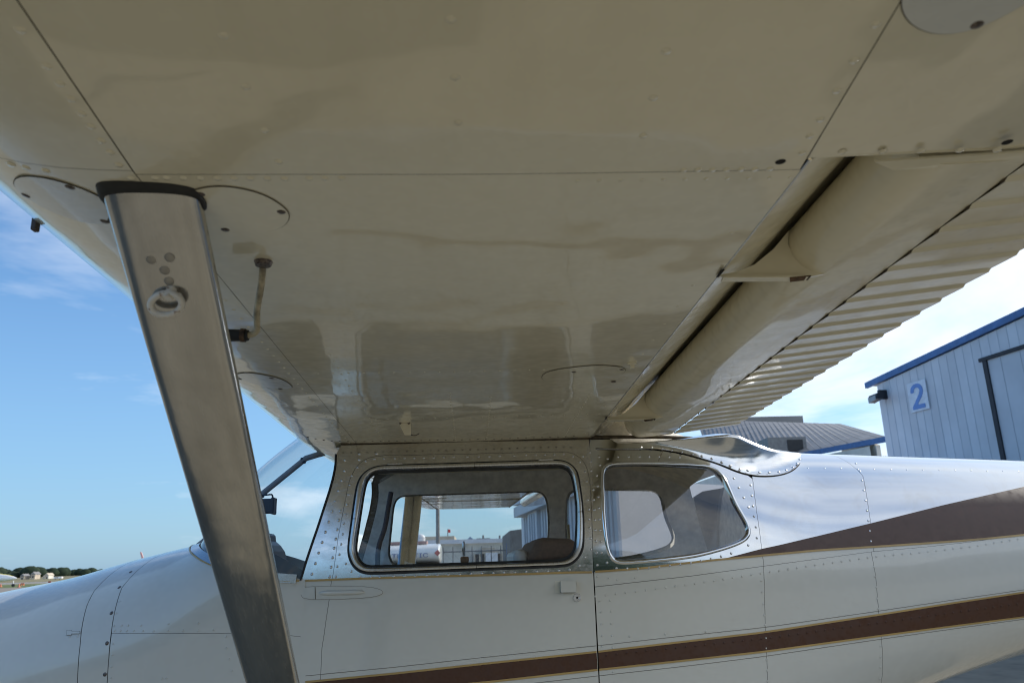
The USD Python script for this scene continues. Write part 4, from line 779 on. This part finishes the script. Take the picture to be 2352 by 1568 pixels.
over = gPs+np.c_[np.zeros(60), np.interp(np.linspace(0, 1, 60), [0, .5, 1], [.10, .25, .12]), np.interp(np.linspace(0, 1, 60), [0, .5, .7, 1], [.0, .03, .03, .004])]; rows += [gPs*.6+over*.4+[0, 0, .006], over, np.c_[over[:, 0], np.full(60, YC), over[:, 2]+.012]]
FAIR = obj('wing_root_fairing', loft(rows, closed_v=False), FAIRM, PLANE, smooth=True, label='polished curved fairing behind the wing root')
obj('fairing_edge', tube(fPs, .0009, 6), SEALD, FAIR)
fr = S(Bc((397, 180), (459, 181), (519, 187), (577, 196), (636, 207), (699, 219), (755, 232), (813, 247), (873, 268), (924, 290), (982, 309), (1026, 318), (1096, 330), (1153, 331), (1210, 328), (1255, 317), (1295, 301), (1321, 279), (1336, 255))); obj('fairing_rivets', BODY.rivets(fr, .0052, .003, .006), RIVM, FAIR, smooth=60, kind='stuff')

# ---- the far wing, mirrored, seen through the cabin windows
def mirror_mesh(v, f): return (np.asarray(v)*[1, -1, 1]+[0, 2*YC, 0], np.asarray(f)[:, ::-1])
(v_, f_), n_ = WING.sheet(Polygon([(0, YT), (tl[11], YT), (tl[11], YC), (tfl, YC), (tfl, YR), (0, YR)]), 0., .05, .2)
FW = obj('wing', mirror_mesh(v_, f_), WINGP, PLANE, normals=n_*[1, -1, 1])
(v_, f_), n_ = WING.sheet(Polygon([(tl[11], YT), (tl[11], YC), (tEnd, YC), (tEnd, YT)]), 0., .05, .3); obj('upper_skin', mirror_mesh(v_, f_), WINGP, FW, normals=n_*[1, -1, 1])
fm = xzs(np.vstack([nose, low_s, [(FXT, .036), (FXT, .042), (.75, .11), (.62, .116), (.562, .102)]]), (YT, YF1)); obj('flap', mirror_mesh(fm.vertices, fm.faces), WINGP, FW, smooth=35)
fm = loft(rings, caps=True); obj('wing_strut', mirror_mesh(fm.vertices, fm.faces), STRUTM, PLANE, smooth=45)
xx = np.linspace(-.2, .38, 5)
obj('joint_lines', cat([tube([[x, 2*YC-y_, float(zroot(y_))-.001] for y_ in (2.6, YT)], .003, 6) for x in (-.37, .39)]+[tube([[-.37, 2*YC-y_, float(zroot(y_))-.001], [.39, 2*YC-y_, float(zroot(y_))-.001]], .003, 6) for y_ in (.8, -.5)]), SEALD, FW)
# wing tips, tail, gear: beyond the frame but there
obj('tail_fin', prism([[4.3, YC-.03, 1.6], [5.4, YC-.03, 1.6], [5.75, YC-.03, 2.7], [5.3, YC-.03, 2.75], [4.9, YC-.03, 2.2]], [0, .06, 0]), BODYP, PLANE)
obj('tailplane', prism([[4.5, YC-1.6, 1.66], [4.35, YC, 1.66], [4.5, YC+1.6, 1.66], [5.3, YC+1.6, 1.66], [5.4, YC, 1.66], [5.3, YC-1.6, 1.66]], [0, 0, .05]), BODYP, PLANE)

# ------------------------------------------------------------------ background
def siding(name, base, pitch=.3):
    return plain(name, base, .5, vary=.06, scale=.7)
WALLB = siding('pale_blue_grey_siding', (.53, .54, .57)); WALLW = siding('white_siding', (.62, .63, .66)); BLUE = plain('blue_trim', (.06, .14, .31), .5); BLUED = plain('blue_number_paint', (.12, .23, .50), .5, vary=.05)
BEIGE = plain('beige_wall', (.46, .40, .32), .8, scale=1); BRICKW = plain('brown_block_wall', (.22, .18, .15), .9, scale=2); CREAMW = plain('cream_wall', (.55, .53, .47), .7, scale=1); GLASSD = plain('dark_shopfront', (.035, .035, .04), .25)
ROOFM = mat('grey_ribbed_roof', {'pos': ('geometry', {}), 'mp': ('mapping', {'scale': (.25, 1.6, 1)}), 'n': ('noise_texture', {'scale': 1.2, 'detail': 6}), 'r': ('rgb_ramp', {'ramp': [(0, (.13, .125, .12)), (.4, (.17, .165, .16)), (.7, (.24, .235, .23)), (1, (.28, .27, .26))]}), 'p': ('principled_bsdf', {'roughness': .55, 'metallic': .2})}, [('pos.position', 'mp.vector'), ('mp.vector', 'n.vector'), ('n.fac', 'r.fac'), ('r.color', 'p.base_color')], 'p.BSDF')
# hangar two: gable wall running away from us on the right
HANG = thing('metal_hangar', 'tall pale blue hangar with blue roof edge and number 2 sign on the right', 'hangar')
R0 = 27.0; az0 = math.radians(27.75); C0 = np.array([R0*math.sin(az0), R0*math.cos(az0), 0]); wd = np.array([math.sin(math.radians(171)), math.cos(math.radians(171)), 0]); wn = np.array([-wd[1], wd[0], 0]); wn = wn if wn[0] < 0 else -wn
def on_wall(p, off=0.):
    d = ray(p[0], p[1]); P0 = C0+wn*off; t = ((P0-EYE)@wn)/(d@wn); return EYE+d*t
ev = on_wall(c5((905, 935))[0]); evr = on_wall(c5((1809, 510))[0]); zc = ev[2]; C0e = ev.copy()
along_w = lambda P: (P-ev)@wd
sl = (evr[2]-ev[2])/along_w(evr); WL = 26.0
def wp(s_, z, o=0.): return np.array([ev[0], ev[1], 0])+wd*s_+wn*o+[0, 0, z]
corner_s = along_w(on_wall(c5((945, 955))[0])); zw = lambda s_: zc-.12+sl*min(s_, WL-s_)
deep = -wn*22
dtl, dtr, dbl = on_wall(c5((1568, 788))[0]), on_wall(c5((1809, 710))[0]), on_wall(c5((1692, 1378))[0])
s_d0 = along_w(dtl); z_d = dtl[2]
ribs_s = np.arange(corner_s, WL-corner_s, .3048)
PANB = [plain('pale_blue_grey_panel_%s' % n, tuple(c*f for c in (.53, .54, .57)), .5, vary=.05, scale=.9) for n, f in (('one', 1.0), ('two', .95), ('three', 1.04))]
body = prism([wp(corner_s, 0, -.02), wp(WL-corner_s, 0, -.02), wp(WL-corner_s, zw(WL-corner_s), -.02), wp(WL/2, zw(WL/2), -.02), wp(corner_s, zw(corner_s), -.02)], deep)
HW = obj('wall', body, WALLB, HANG)
door_end = s_d0+12
for i, s0 in enumerate(ribs_s):
    s1 = s0+.3048; zb_ = z_d+.02 if s0 > s_d0-.1 and s1 < door_end else 0
    q = [(s0, 0), (s0+.235, 0), (s0+.25, .016), (s0+.29, .016), (s0+.3048, 0)]
    L = [np.array([wp(a, zb_, o), wp(a, zw(a), o)]) for a, o in q]; obj('wall_panel', loft(L, closed_v=False), PANB[i % 3], HW)
tk = .07
obj('roof_trim', prism([wp(-.15, zc-.02-tk*1.2, .0), wp(-.15, zc+tk, 0), wp(WL/2, zc+tk+sl*WL/2, 0), wp(WL/2, zc-.02-tk*1.2+sl*WL/2, 0)], wn*.10), BLUE, HANG); obj('roof_trim', prism([wp(WL+.15, zc-.02-tk, .0), wp(WL+.15, zc+tk, 0), wp(WL/2, zc+tk+sl*WL/2, 0), wp(WL/2, zc-.02-tk+sl*WL/2, 0)], wn*.12), BLUE, HANG)
obj('roof', cat([prism([wp(-.15, zc+tk-.02), wp(WL/2, zc+tk-.02+sl*WL/2), wp(WL/2, zc+tk-.02+sl*WL/2)+deep, wp(-.15, zc+tk-.02)+deep], [0, 0, -.08]), prism([wp(WL+.15, zc+tk-.02), wp(WL/2, zc+tk-.02+sl*WL/2), wp(WL/2, zc+tk-.02+sl*WL/2)+deep, wp(WL+.15, zc+tk-.02)+deep], [0, 0, -.08])]), ROOFM, HANG)
HD = obj('hangar_door', prism([wp(s_d0+.13, .02, -.01), wp(door_end, .02, -.01), wp(door_end, z_d-.06, -.01), wp(s_d0+.13, z_d-.06, -.01)], wn*.012), PANB[1], HANG)
obj('door_track', cat([prism([wp(s_d0, 0, .0), wp(s_d0+.13, 0, 0), wp(s_d0+.13, z_d, 0), wp(s_d0, z_d, 0)], wn*.05), prism([wp(s_d0-.1, z_d-.06, .0), wp(door_end, z_d-.06, 0), wp(door_end, z_d+.03, 0), wp(s_d0-.1, z_d+.03, 0)], wn*.06)]), plain('dark_door_gap', (.03, .03, .035), .7), HD)
for s0 in np.arange(s_d0+.5, door_end, .6096):
    obj('door_rib', prism([wp(s0, .04, .002), wp(s0+.05, .04, .002), wp(s0+.05, z_d-.08, .002), wp(s0, z_d-.08, .002)], wn*.012), PANB[1], HD)
sg = [on_wall(p, .05) for p in c5((1118, 928), (1226, 910), (1253, 1076), (1141, 1106))]; s0, s1 = np.mean([along_w(sg[0]), along_w(sg[3])]), np.mean([along_w(sg[1]), along_w(sg[2])]); z1_, z0_ = np.mean([sg[0][2], sg[1][2]]), np.mean([sg[2][2], sg[3][2]])
SGN = thing('number_sign', 'square white sign with blue number 2 on the hangar wall', 'sign')
obj('sign_board', prism([wp(s0, z0_, .035), wp(s1, z0_, .035), wp(s1, z1_, .035), wp(s0, z1_, .035)], wn*.02), plain('sign_white', (.60, .63, .68), .6, vary=.08), SGN)
n2d = meshkit.text_mesh('2', (z1_-z0_)*.80, .01, bold=True); v = n2d.vertices.copy(); v[:, :2] -= v[:, :2].mean(0)*0+np.array([(v[:, 0].min()+v[:, 0].max())/2, (v[:, 1].min()+v[:, 1].max())/2])
v[:, 0] *= (s1-s0)*.66/np.ptp(v[:, 0]); n2d = trimesh.Trimesh(np.array([wp((s0+s1)/2+a, (z0_+z1_)/2+b, .056+c) for a, b, c in v]), n2d.faces, process=False); n2d.fix_normals(); obj('number', n2d, BLUED, SGN)
lp = on_wall(c5((1000, 1018))[0], .0); sL = along_w(lp); LMP = thing('wall_floodlight', 'small dark floodlight on the hangar wall left of the number sign', 'floodlight')
obj('lamp_housing', prism([wp(sL-.2, lp[2]-.12, .28), wp(sL-.2, lp[2]+.10, .24), wp(sL+.22, lp[2]+.12, .24), wp(sL+.22, lp[2]-.05, .28)], wn*.22), BLACK, LMP); obj('lamp_glass', prism([wp(sL-.17, lp[2]-.12, .51), wp(sL+.18, lp[2]-.08, .51), wp(sL+.18, lp[2]+.06, .51), wp(sL-.17, lp[2]+.04, .51)], wn*.01), plain('lamp_glass', (.25, .27, .28), .2), LMP)
obj('lamp_bracket', prism([wp(sL-.04, lp[2]-.03, .0), wp(sL+.06, lp[2]-.03, 0), wp(sL+.06, lp[2]+.25, 0), wp(sL-.04, lp[2]+.25, 0)], wn*.26), BLACK, LMP)
# low building with grey metal roof
LB = thing('low_building', 'low building with grey metal roof and blue fascia behind the fuselage', 'building')
rp = c5((150, 1140), (730, 1170), (985, 1230), (990, 1262), (800, 1302), (640, 1312), (545, 1332), (280, 1400))
rA, rB = at(rp[1], R=58), at(rp[1]-[330, 10], R=66); eA, eB = at(V((2034, 1003))[0], R=40), at(V((1640, 1078))[0], R=52)
RF = obj('roof', prism([rB, rA, eA, eB], [0, 0, -.15]), ROOFM, LB); down = np.array([0, 0, 1.])
for i in range(30):
    t0_, t1_ = i/30+.001, (i+1)/30-.001; up_ = np.array([0, 0, .004+.008*(i % 2)]); obj('roof_panel', prism([rB+(rA-rB)*t0_+up_, rB+(rA-rB)*t1_+up_, eB+(eA-eB)*t1_+up_, eB+(eA-eB)*t0_+up_], [0, 0, .02]), ROOFM, RF)
obj('fascia', prism([eA+[0, -.05, .02], eB+[0, -.05, .02], eB+[0, -.05, -.24], eA+[0, -.05, -.24]], [0, -.08, 0]), BLUE, LB)
rpn = np.cross(rA-rB, eB-rB); rpn /= np.linalg.norm(rpn); rpn = rpn if rpn[2] > 0 else -rpn
def on_roof(p): d = ray(p[0], p[1]); return EYE+d*(((rB-EYE)@rpn)/(d@rpn))
obj('wall', prism([eA+[-.4, .8, -.3], eB+[.4, .8, -.3], [eB[0]+.4, eB[1]+.8, 0], [eA[0]-.4, eA[1]+.8, 0]], [0, 6, 0]), CREAMW, LB); obj('side_wall', prism([eA+[0, .6, -.3], rA+[0, 0, -.2], [rA[0], rA[1], 0], [eA[0], eA[1]+.6, 0]], [-.2, 0, 0]), CREAMW, LB)
for k_ in (.35, .62): a_ = eB+(eA-eB)*k_; obj('window', bx(a_[0]-.6, a_[0]+.6, a_[1]+.66, a_[1]+.78, a_[2]-2.2, a_[2]-1.0), GLASSD, LB)
ROOFD = plain('dark_roof_patch', (.08, .08, .085), .7)
for q_ in (((405, 1212), (445, 1212), (490, 1232), (445, 1232)), ((722, 1208), (765, 1208), (812, 1226), (768, 1226))): obj('roof_patch', prism([on_roof(p)+rpn*.045 for p in c5(*q_)], rpn*.03), ROOFD, RF)
acp = at(c5((388, 1305))[0], R=46); AC = thing('air_conditioner', 'boxy dark grey air conditioner on the low metal roof', 'air conditioner')
obj('casing', bx(acp[0]-1.05, acp[0]+1.05, acp[1]-.7, acp[1]+.9, acp[2]-.75, acp[2]+.45), plain('grey_metal_casing', (.17, .17, .165), .5, .3), AC); obj('grille', bx(acp[0]-.0, acp[0]+.85, acp[1]-.73, acp[1]-.69, acp[2]-.6, acp[2]+.3), plain('dark_grille', (.02, .02, .02), .7), AC)
ridge = at(c5((330, 1160))[0], R=70); obj('ridge_vent', bx(ridge[0]-5, ridge[0]+2.2, ridge[1]-1, ridge[1]+1, ridge[2]-1.2, ridge[2]+.35), ROOFM, LB)

# things seen through the cabin
def facade(name, lab, catg, px, R, depth, m, parent_parts=None, back=None):
    """A building whose front corners stand where the measured directions meet the given distance."""
    L, Rr = at(px[0], Y=R), at(px[1], Y=R if back is None else back); t = thing(name, lab, catg); h = max(L[2], Rr[2])
    P_ = [np.array([L[0], L[1], 0]), np.array([Rr[0], Rr[1], 0]), Rr, L]; obj('wall', prism(P_, [0, depth, 0]), m, t); return t, L, Rr
WB, L_, R_ = facade('office_building', 'long low cream building with dark shopfront beyond the fuel truck', 'building', c7((640, 612), (1434, 592)), 62, 14, CREAMW)
obj('roof_edge', prism([L_+[-.3, -.15, -.15], R_+[.3, -.15, -.15], R_+[.3, -.15, .15], L_+[-.3, -.15, .15]], [0, -.15, 0]), WALLW, WB)
d0, d1 = at(c7((1105, 735))[0], Y=61.8), at(c7((1382, 812))[0], Y=61.8); SH = obj('shopfront', bx(d0[0], d1[0], 61.7, 61.95, d1[2], d0[2]), GLASSD, WB)
for k_ in range(6): x = d0[0]+(d1[0]-d0[0])*k_/5; obj('mullion', bx(x-.06, x+.06, 61.6, 61.7, d1[2], d0[2]), BEIGE, SH)
sq = at(c7((1285, 778))[0], Y=61.6); obj('notice', bx(sq[0]-.45, sq[0]+.45, 61.5, 61.58, sq[2]-.4, sq[2]+.4), WALLW, SH); em = at(c7((1245, 698))[0], Y=61.6); obj('wall_plaque', bx(em[0]-.5, em[0]+.5, 61.6, 61.98, em[2]-.22, em[2]+.22), BEIGE, WB)
EB, L2, R2 = facade('upper_building', 'beige flat-roofed block standing above the fuel truck', 'building', c7((330, 560), (895, 545)), 95, 14, BEIGE)
dm = at(c7((540, 535))[0], Y=92); ob = trimesh.creation.icosphere(3, 1.0); ob.apply_scale([.55, .55, .4]); ob.apply_translation([dm[0], 92.0, dm[2]-.3]); TK = thing('roof_dome', 'rounded white tank on top of the beige block', 'tank'); obj('dome', ob, WALLW, TK, smooth=True); obj('dome_base', tube([[dm[0], 92, dm[2]-2.2], [dm[0], 92, dm[2]-.4]], .55, 24), WALLW, TK, smooth=40)
py = [at(p, Y=75) for p in c7((1010, 603), (1060, 552), (1122, 600))]; PY = thing('pyramid_roof_kiosk', 'small blue pyramid roof rising behind the cream building', 'roof'); w_ = (py[2][0]-py[0][0])/2; cx_ = py[1][0]; zb_ = py[0][2]
obj('roof', trimesh.Trimesh([[cx_-w_, 75-w_, zb_], [cx_+w_, 75-w_, zb_], [cx_+w_, 75+w_, zb_], [cx_-w_, 75+w_, zb_], [cx_, 75, py[1][2]]], [[0, 1, 4], [1, 2, 4], [2, 3, 4], [3, 0, 4], [0, 2, 1], [0, 3, 2]], process=False), plain('slate_blue_roof', (.13, .20, .30), .5), PY); obj('wall', bx(cx_-w_*.85, cx_+w_*.85, 75-w_*.85, 75+w_*.85, 0, zb_+.02), CREAMW, PY)
KB, _, _ = facade('brown_building', 'brown block-walled building beside the white hangar', 'building', c7((1475, 490), (1640, 468)), 45, 12, BRICKW, back=43)
WH = thing('white_hangar', 'white hangar with tall sliding doors seen through the cabin windows', 'hangar')
a0, a1 = at(c7((1588, 225))[0], Y=26), at(c7((2600, -40))[0], Y=13.5)
hw = [np.array([a0[0], a0[1], 0]), np.array([a1[0], a1[1], 0]), a1, a0]; HWW = obj('wall', prism(hw, [14, 10, 0]), WALLW, WH); wdir = (hw[1]-hw[0])/np.linalg.norm(hw[1]-hw[0]); wnn = np.array([wdir[1], -wdir[0], 0]); LW = np.linalg.norm(hw[1]-hw[0])
zd = at(c7((1630, 345))[0], Y=25)[2]; k0 = .6
for i in range(7):
    s_ = .8+i*1.75; o_ = .05+(i % 2)*.1; b_ = hw[0]+wdir*s_; e_ = hw[0]+wdir*min(s_+1.7, LW)
    dp_ = obj('door_leaf', prism([b_, e_, e_+[0, 0, zd], b_+[0, 0, zd]], wnn*o_), PANB[2], WH)
    for j in (.25, .5, .75): c_ = b_+(e_-b_)*j+wnn*(o_+.003); obj('leaf_rib', prism([c_, c_+wdir*.05, c_+wdir*.05+[0, 0, zd-.05], c_+[0, 0, zd-.05]], wnn*.03), PANB[2], dp_)
obj('door_rail', prism([hw[0]+wdir*.5+[0, 0, zd], hw[1]+[0, 0, zd], hw[1]+[0, 0, zd+.3], hw[0]+wdir*.5+[0, 0, zd+.3]], wnn*.3), WALLB, WH); obj('roof_edge', prism([a0-wdir*.3+[0, 0, 0], a1, a1+[0, 0, .25], a0-wdir*.3+[0, 0, .25]], wnn*.25), WALLB, WH)
# fuel truck
YTk = 36.0; tr0, tr1 = at(c7((755, 660))[0], Y=YTk), at(c7((600, 845))[0], Y=YTk)
z_hi, z_lo = at(c7((600, 630))[0], Y=YTk)[2], at(c7((600, 835))[0], Y=YTk)[2]; xr_ = at(c7((757, 720))[0], Y=YTk)[0]; rt = (z_hi-z_lo)/2; zc_ = (z_hi+z_lo)/2
TRK = thing('fuel_truck', 'white fuel tanker truck parked beyond the far wing strut', 'truck')
LT = 3.3; tr = [np.c_[np.full(32, xr_-LT*q), YTk+1.25*s_*np.sign(np.cos(a))*np.abs(np.cos(a))**.8, zc_+rt*s_*np.sign(np.sin(a))*np.abs(np.sin(a))**.8] for a in [np.arange(32)/32*2*np.pi] for q, s_ in ((0, .2), (0, .8), (.01, .95), (.03, 1), (.97, 1), (.99, .95), (1, .8), (1, .2))]
TNK = obj('tank', loft(tr, caps=True), plain('white_truck_paint', (.72, .73, .72), .25, vary=.04, coat=.5), TRK, smooth=50)
tx = meshkit.text_mesh('ATLANTIC', rt*.42, .01); tw = np.ptp(tx.vertices[:, 0]); xTe = at(c7((620, 760))[0], Y=YTk-1.25)[0]; zTx = at(c7((600, 768))[0], Y=YTk-1.25)[2]
tx.vertices[:, 0] *= 1.45; tw *= 1.45; vv = np.c_[tx.vertices[:, 0]-tx.vertices[:, 0].max()+xTe, YTk-1.262-tx.vertices[:, 2], tx.vertices[:, 1]+zTx]; tm = trimesh.Trimesh(vv, tx.faces, process=False); tm.fix_normals(); obj('lettering', tm, plain('blue_lettering', (.05, .10, .28), .5), TNK)
lg = np.array([xTe-tw-.3, YTk-1.27, zTx+rt*.2]); obj('wing_emblem', cat([prism([lg+[-1.1, 0, .0], lg+[-.2, 0, .28], lg+[-.2, 0, .02]], [0, -.01, 0]), prism([lg+[-1.0, 0, -.1], lg+[-.25, 0, -.08], lg+[-.25, 0, -.25]], [0, -.01, 0])]), plain('light_blue_emblem', (.20, .40, .62), .5), TNK)
dp = at(c7((718, 722))[0], Y=YTk-1.25); r_ = .13; obj('hazard_placard', prism([dp+[-r_, 0, 0], dp+[0, 0, -r_], dp+[r_, 0, 0], dp+[0, 0, r_]], [0, -.02, 0]), plain('red_placard', (.45, .13, .12), .5), TNK)
obj('tank_rail', bx(xr_-LT*.9, xr_-.6, YTk-.5, YTk+.5, z_hi, z_hi+.12), plain('red_brown_rail', (.35, .22, .2), .6), TNK); obj('chassis', bx(xr_-LT-1.8, xr_+.2, YTk-1, YTk+1, .65, z_lo), plain('chassis_black', (.02, .02, .02), .6), TRK)
obj('rear_bumper', bx(xr_-2.6, xr_+.05, YTk-1.26, YTk-1.05, .75, z_lo-.05), plain('bumper_dark', (.05, .05, .05), .6), TRK); obj('cab', rounded_box((1.7, 2.4, 2.2), .25, (xr_-LT-.98, YTk, 1.75)), UsdShade.Material.Get(stage, '/World/Looks/white_truck_paint'), TRK, smooth=40)
for x in (xr_-1.2, xr_-2.3, xr_-LT-1.3):
    for s_ in (-1, 1): obj('wheel', tube([[x, YTk+s_*.8, .5], [x, YTk+s_*1.15, .5]], .5, 24), RUBBER, TRK, smooth=40)
# poles, fence, flag
def pole(name, lab, catg, px0, px1, Y, r, m, top=None):
    a, b = at(px0, Y=Y), at(px1, Y=Y); t = thing(name, lab, catg, ((a[0]+b[0])/2, Y, 0)); h = b[2] if top is None else top
    obj('shaft', tube([[0, 0, 0], [0, 0, h]], [r, r*.7], 12), m, t, smooth=60); return t, h
GREYP = plain('grey_galvanised', (.22, .22, .22), .5, .5)
t, h = pole('light_pole', 'tall thin dark pole standing behind the fuel truck', 'pole', c7((728, 600))[0], c7((716, 200))[0], 44, .11, GREYP, 13.5); obj('lamp_head', rounded_box((1.0, .4, .2), .05, (.4, 0, h)), GREYP, t, smooth=40); obj('base_plate', bx(-.3, .3, -.3, .3, 0, .25), CREAMW, t)
t, h = pole('wind_flag_mast', 'thin mast with a small red flag above the beige block', 'mast', c7((826, 560))[0], c7((826, 475))[0], 98, .07, GREYP); obj('flag', prism([[.05, 0, h], [.32, 0, h-.05], [.32, 0, h-.42], [.05, 0, h-.4]], [0, .03, 0]), plain('red_flag', (.55, .05, .05), .8), t)
for i, (px, hh) in enumerate((((1196, 600), 538), ((1368, 592), 540))):
    t, h = pole('utility_pole', ['short dark utility pole behind the cream building, beside the blue pyramid roof', 'short dark utility pole behind the right end of the cream building'][i], 'pole', c7(px)[0], c7((px[0], hh))[0], 85, .14, GREYP, None); obj('crossarm', bx(-.7, .7, -.08, .08, h-.45, h-.3), GREYP, t)
FN = thing('chain_link_fence', 'chain-link fence with thin posts in front of the cream building', 'fence')
fx0, fx1 = at(c7((780, 760))[0], Y=52)[0], at(c7((1480, 740))[0], Y=52)[0]
for x in np.linspace(fx0, fx1, 8): obj('post', tube([[x, 52, 0], [x, 52, 2.4]], .03, 8), GREYP, FN, smooth=60)
obj('top_rail', tube([[fx0, 52, 2.1], [fx1, 52, 2.1]], .035, 8), GREYP, FN, smooth=60)
obj('wire_mesh', cat([tube([[x, 52, .05], [x+s_*2.05, 52, 2.1]], .006, 3, caps=False) for x in np.arange(fx0, fx1-2, .5) for s_ in (1,)]+[tube([[x+2.05, 52, .05], [x, 52, 2.1]], .006, 3, caps=False) for x in np.arange(fx0, fx1-2, .5)]), GREYP, FN, kind='stuff')
sheet('grass_verge', fx0+4, fx1+6, 52.5, 61, .012, GRASS)
bs = at(c7((1466, 690))[0], Y=50); t = thing('blue_sign_board', 'small upright blue board beside the brown building', 'sign', (bs[0], 50, 0)); obj('board', bx(-.16, .16, -.04, .04, bs[2]-.45, bs[2]+.4), BLUED, t); obj('post', tube([[0, .1, 0], [0, .1, bs[2]+.3]], .04, 8), GREYP, t)
# ---- far left
JY = 88.0; g0 = at(cl((178, 625))[0], Z=0); JY = g0[1]; jn = at(cl((230, 520))[0], Y=JY); jt = at(cl((60, 445))[0], Y=JY); jb = at(cl((60, 555))[0], Y=JY)
JET = thing('parked_jet', 'white parked small jet with only its nose in view at the left edge', 'airplane'); rJ = (jt[2]-jb[2])/2*1.05; zJ = (jt[2]+jb[2])/2; prj = [(0, .04, -.25), (.15, .22, -.22), (.5, .45, -.15), (1.1, .72, -.06), (2.0, .93, 0), (3.2, 1.05, .08), (5, 1.1, .1), (9, 1.05, .1), (12, .55, .35), (13.5, .2, .55)]
JW = plain('white_jet_paint', (.78, .78, .78), .25, vary=.03, coat=.5)
obj('fuselage', loft([np.c_[np.full(28, jn[0]-x), JY+rJ*r*np.cos(a), zJ+rJ*r*np.sin(a)+rJ*dz] for a in [np.arange(28)/28*2*np.pi] for x, r, dz in prj][::-1], caps=True), JW, JET, smooth=60)
wsx = jn[0]-3.0; obj('cockpit_window', loft([np.c_[np.full(12, wsx+x), JY+rJ*w*np.cos(a), zJ+rJ*(.62+h)+rJ*.5*s_*np.sin(a)] for a in [np.linspace(0, np.pi, 12)] for x, w, h, s_ in ((.9, .75, .0, .5), (.5, .85, .05, .9), (0, .9, .1, 1.2), (-.3, .9, .1, 1.1))][::-1], closed_v=False), GLASSD, JET, smooth=50)
obj('nose_leg', tube([[g0[0], JY, .35], [g0[0]-.05, JY, zJ-rJ*.8]], .06, 10), JW, JET, smooth=60); obj('wheel', tube([[g0[0], JY-.1, .2], [g0[0], JY+.1, .2]], .2, 20), RUBBER, JET, smooth=40)
obj('wing', prism([[jn[0]-6, JY-6, zJ-.3], [jn[0]-5, JY, zJ-.5], [jn[0]-6, JY+6, zJ-.3], [jn[0]-7.2, JY+6, zJ-.3], [jn[0]-7.6, JY, zJ-.5], [jn[0]-7.2, JY-6, zJ-.3]], [0, 0, .12]), JW, JET); obj('tail_fin', prism([[jn[0]-11, JY-.08, zJ+.6], [jn[0]-13.4, JY-.08, zJ+.9], [jn[0]-14.5, JY-.08, zJ+3], [jn[0]-13.4, JY-.08, zJ+3]], [0, .16, 0]), JW, JET)
obj('nose_stripe', loft([np.c_[np.full(8, jn[0]-x), JY+rJ*r*1.01*np.cos(a), zJ+rJ*r*1.01*np.sin(a)+rJ*dz] for a in [np.linspace(np.pi*.35, np.pi*.65, 8)] for x, r, dz in prj[2:6]][::-1], closed_v=False), plain('yellow_green_stripe', (.55, .50, .12), .5), JET, smooth=50)
ORG = plain('orange_cone', (.55, .17, .09), .6)
for p, lab in ((cl((258, 632))[0], 'orange traffic cone just ahead of the parked jet nose wheel'), (cl((8, 628))[0], 'orange traffic cone at the left edge below the parked jet')):
    g = at(p, Z=.005); t = thing('traffic_cone', lab, 'cone', g, 'traffic cones by the jet'); obj('cone', tube([[0, 0, .03], [0, 0, .45]], [.13, .03], 16), ORG, t, smooth=50); obj('base', bx(-.18, .18, -.18, .18, 0, .035), ORG, t)
g = at(cl((305, 606))[0], Z=.01); t = thing('orange_barricade', 'low red-orange barricade on the grass right of the cones', 'barrier', g); obj('board', bx(-.24, .24, -.04, .04, .12, .32), ORG, t); [obj('foot', bx(x-.03, x+.03, -.15, .15, 0, .15), ORG, t) for x in (-.17, .17)]
g = at(cl((675, 580))[0], Z=.01); t = thing('taxiway_marker', 'small dark red marker board by the taxiway', 'marker', g); obj('board', bx(-.2, .2, -.05, .05, .1, .36), plain('dark_red', (.25, .05, .04), .6), t); [obj('leg', bx(x-.02, x+.02, -.02, .02, 0, .12), ORG, t) for x in (-.14, .14)]
g = at(cl((795, 523))[0], Z=.0); q_ = g[1]/100; t = thing('white_trailer', 'low white trailer far off before the trees', 'trailer', g); obj('body', rounded_box((.95*q_, .9, .42), .08, (0, 0, .40)), JW, t, smooth=40); obj('window_band', bx(-.3*q_, .1*q_, -.47, -.44, .42, .54), GLASSD, t); [obj('wheel', tube([[x*q_, -.4, .11], [x*q_, -.3, .11]], .11, 16), RUBBER, t, smooth=40) for x in (-.25, .25)]
for i, (p, s_) in enumerate((((675, 468), 1.), ((640, 492), .8), ((490, 455), 1.1), ((345, 480), 1.))):
    P_ = at(cl(p)[0], R=285); w_ = .55*s_; t = thing('house', ['cream gabled house in the middle of the far wood', 'smaller cream house just left of the gabled one in the wood', 'pale house high among the far trees', 'beige house low at the left of the far wood'][i], 'house', (P_[0], P_[1], 0), 'houses among the far trees'); obj('wall', bx(-w_, w_, -1.5, 1.5, 0, P_[2]), CREAMW if i < 2 else BEIGE, t); obj('roof', prism([[-w_-.15, -1.7, P_[2]], [w_+.15, -1.7, P_[2]], [0, -1.7, P_[2]+.7*s_]], [0, 3.4, 0]), BEIGE if i < 2 else ROOFM, t); obj('window', bx(-.25, .25, -1.55, -1.48, P_[2]-.9, P_[2]-.4), GLASSD, t)
a, b = at(cl((1925, 150))[0], Y=70), at(cl((1985, 300))[0], Y=70); t = thing('red_winglet', 'thin leaning red and white winglet showing above the cowling', 'winglet', (b[0], 70, 0)); L2 = a-b
obj('blade', prism([[-.08, 0, b[2]-.4], [.16, 0, b[2]-.4], [L2[0]+.05, 0, a[2]], [L2[0]-.08, 0, a[2]]], [0, .08, 0]), plain('faded_red', (.62, .34, .31), .5), t); obj('root', prism([[-.15, 0, 0], [.45, 0, 0], [.3, 0, b[2]-.35], [-.2, 0, b[2]-.35]], [0, .12, 0]), JW, t)
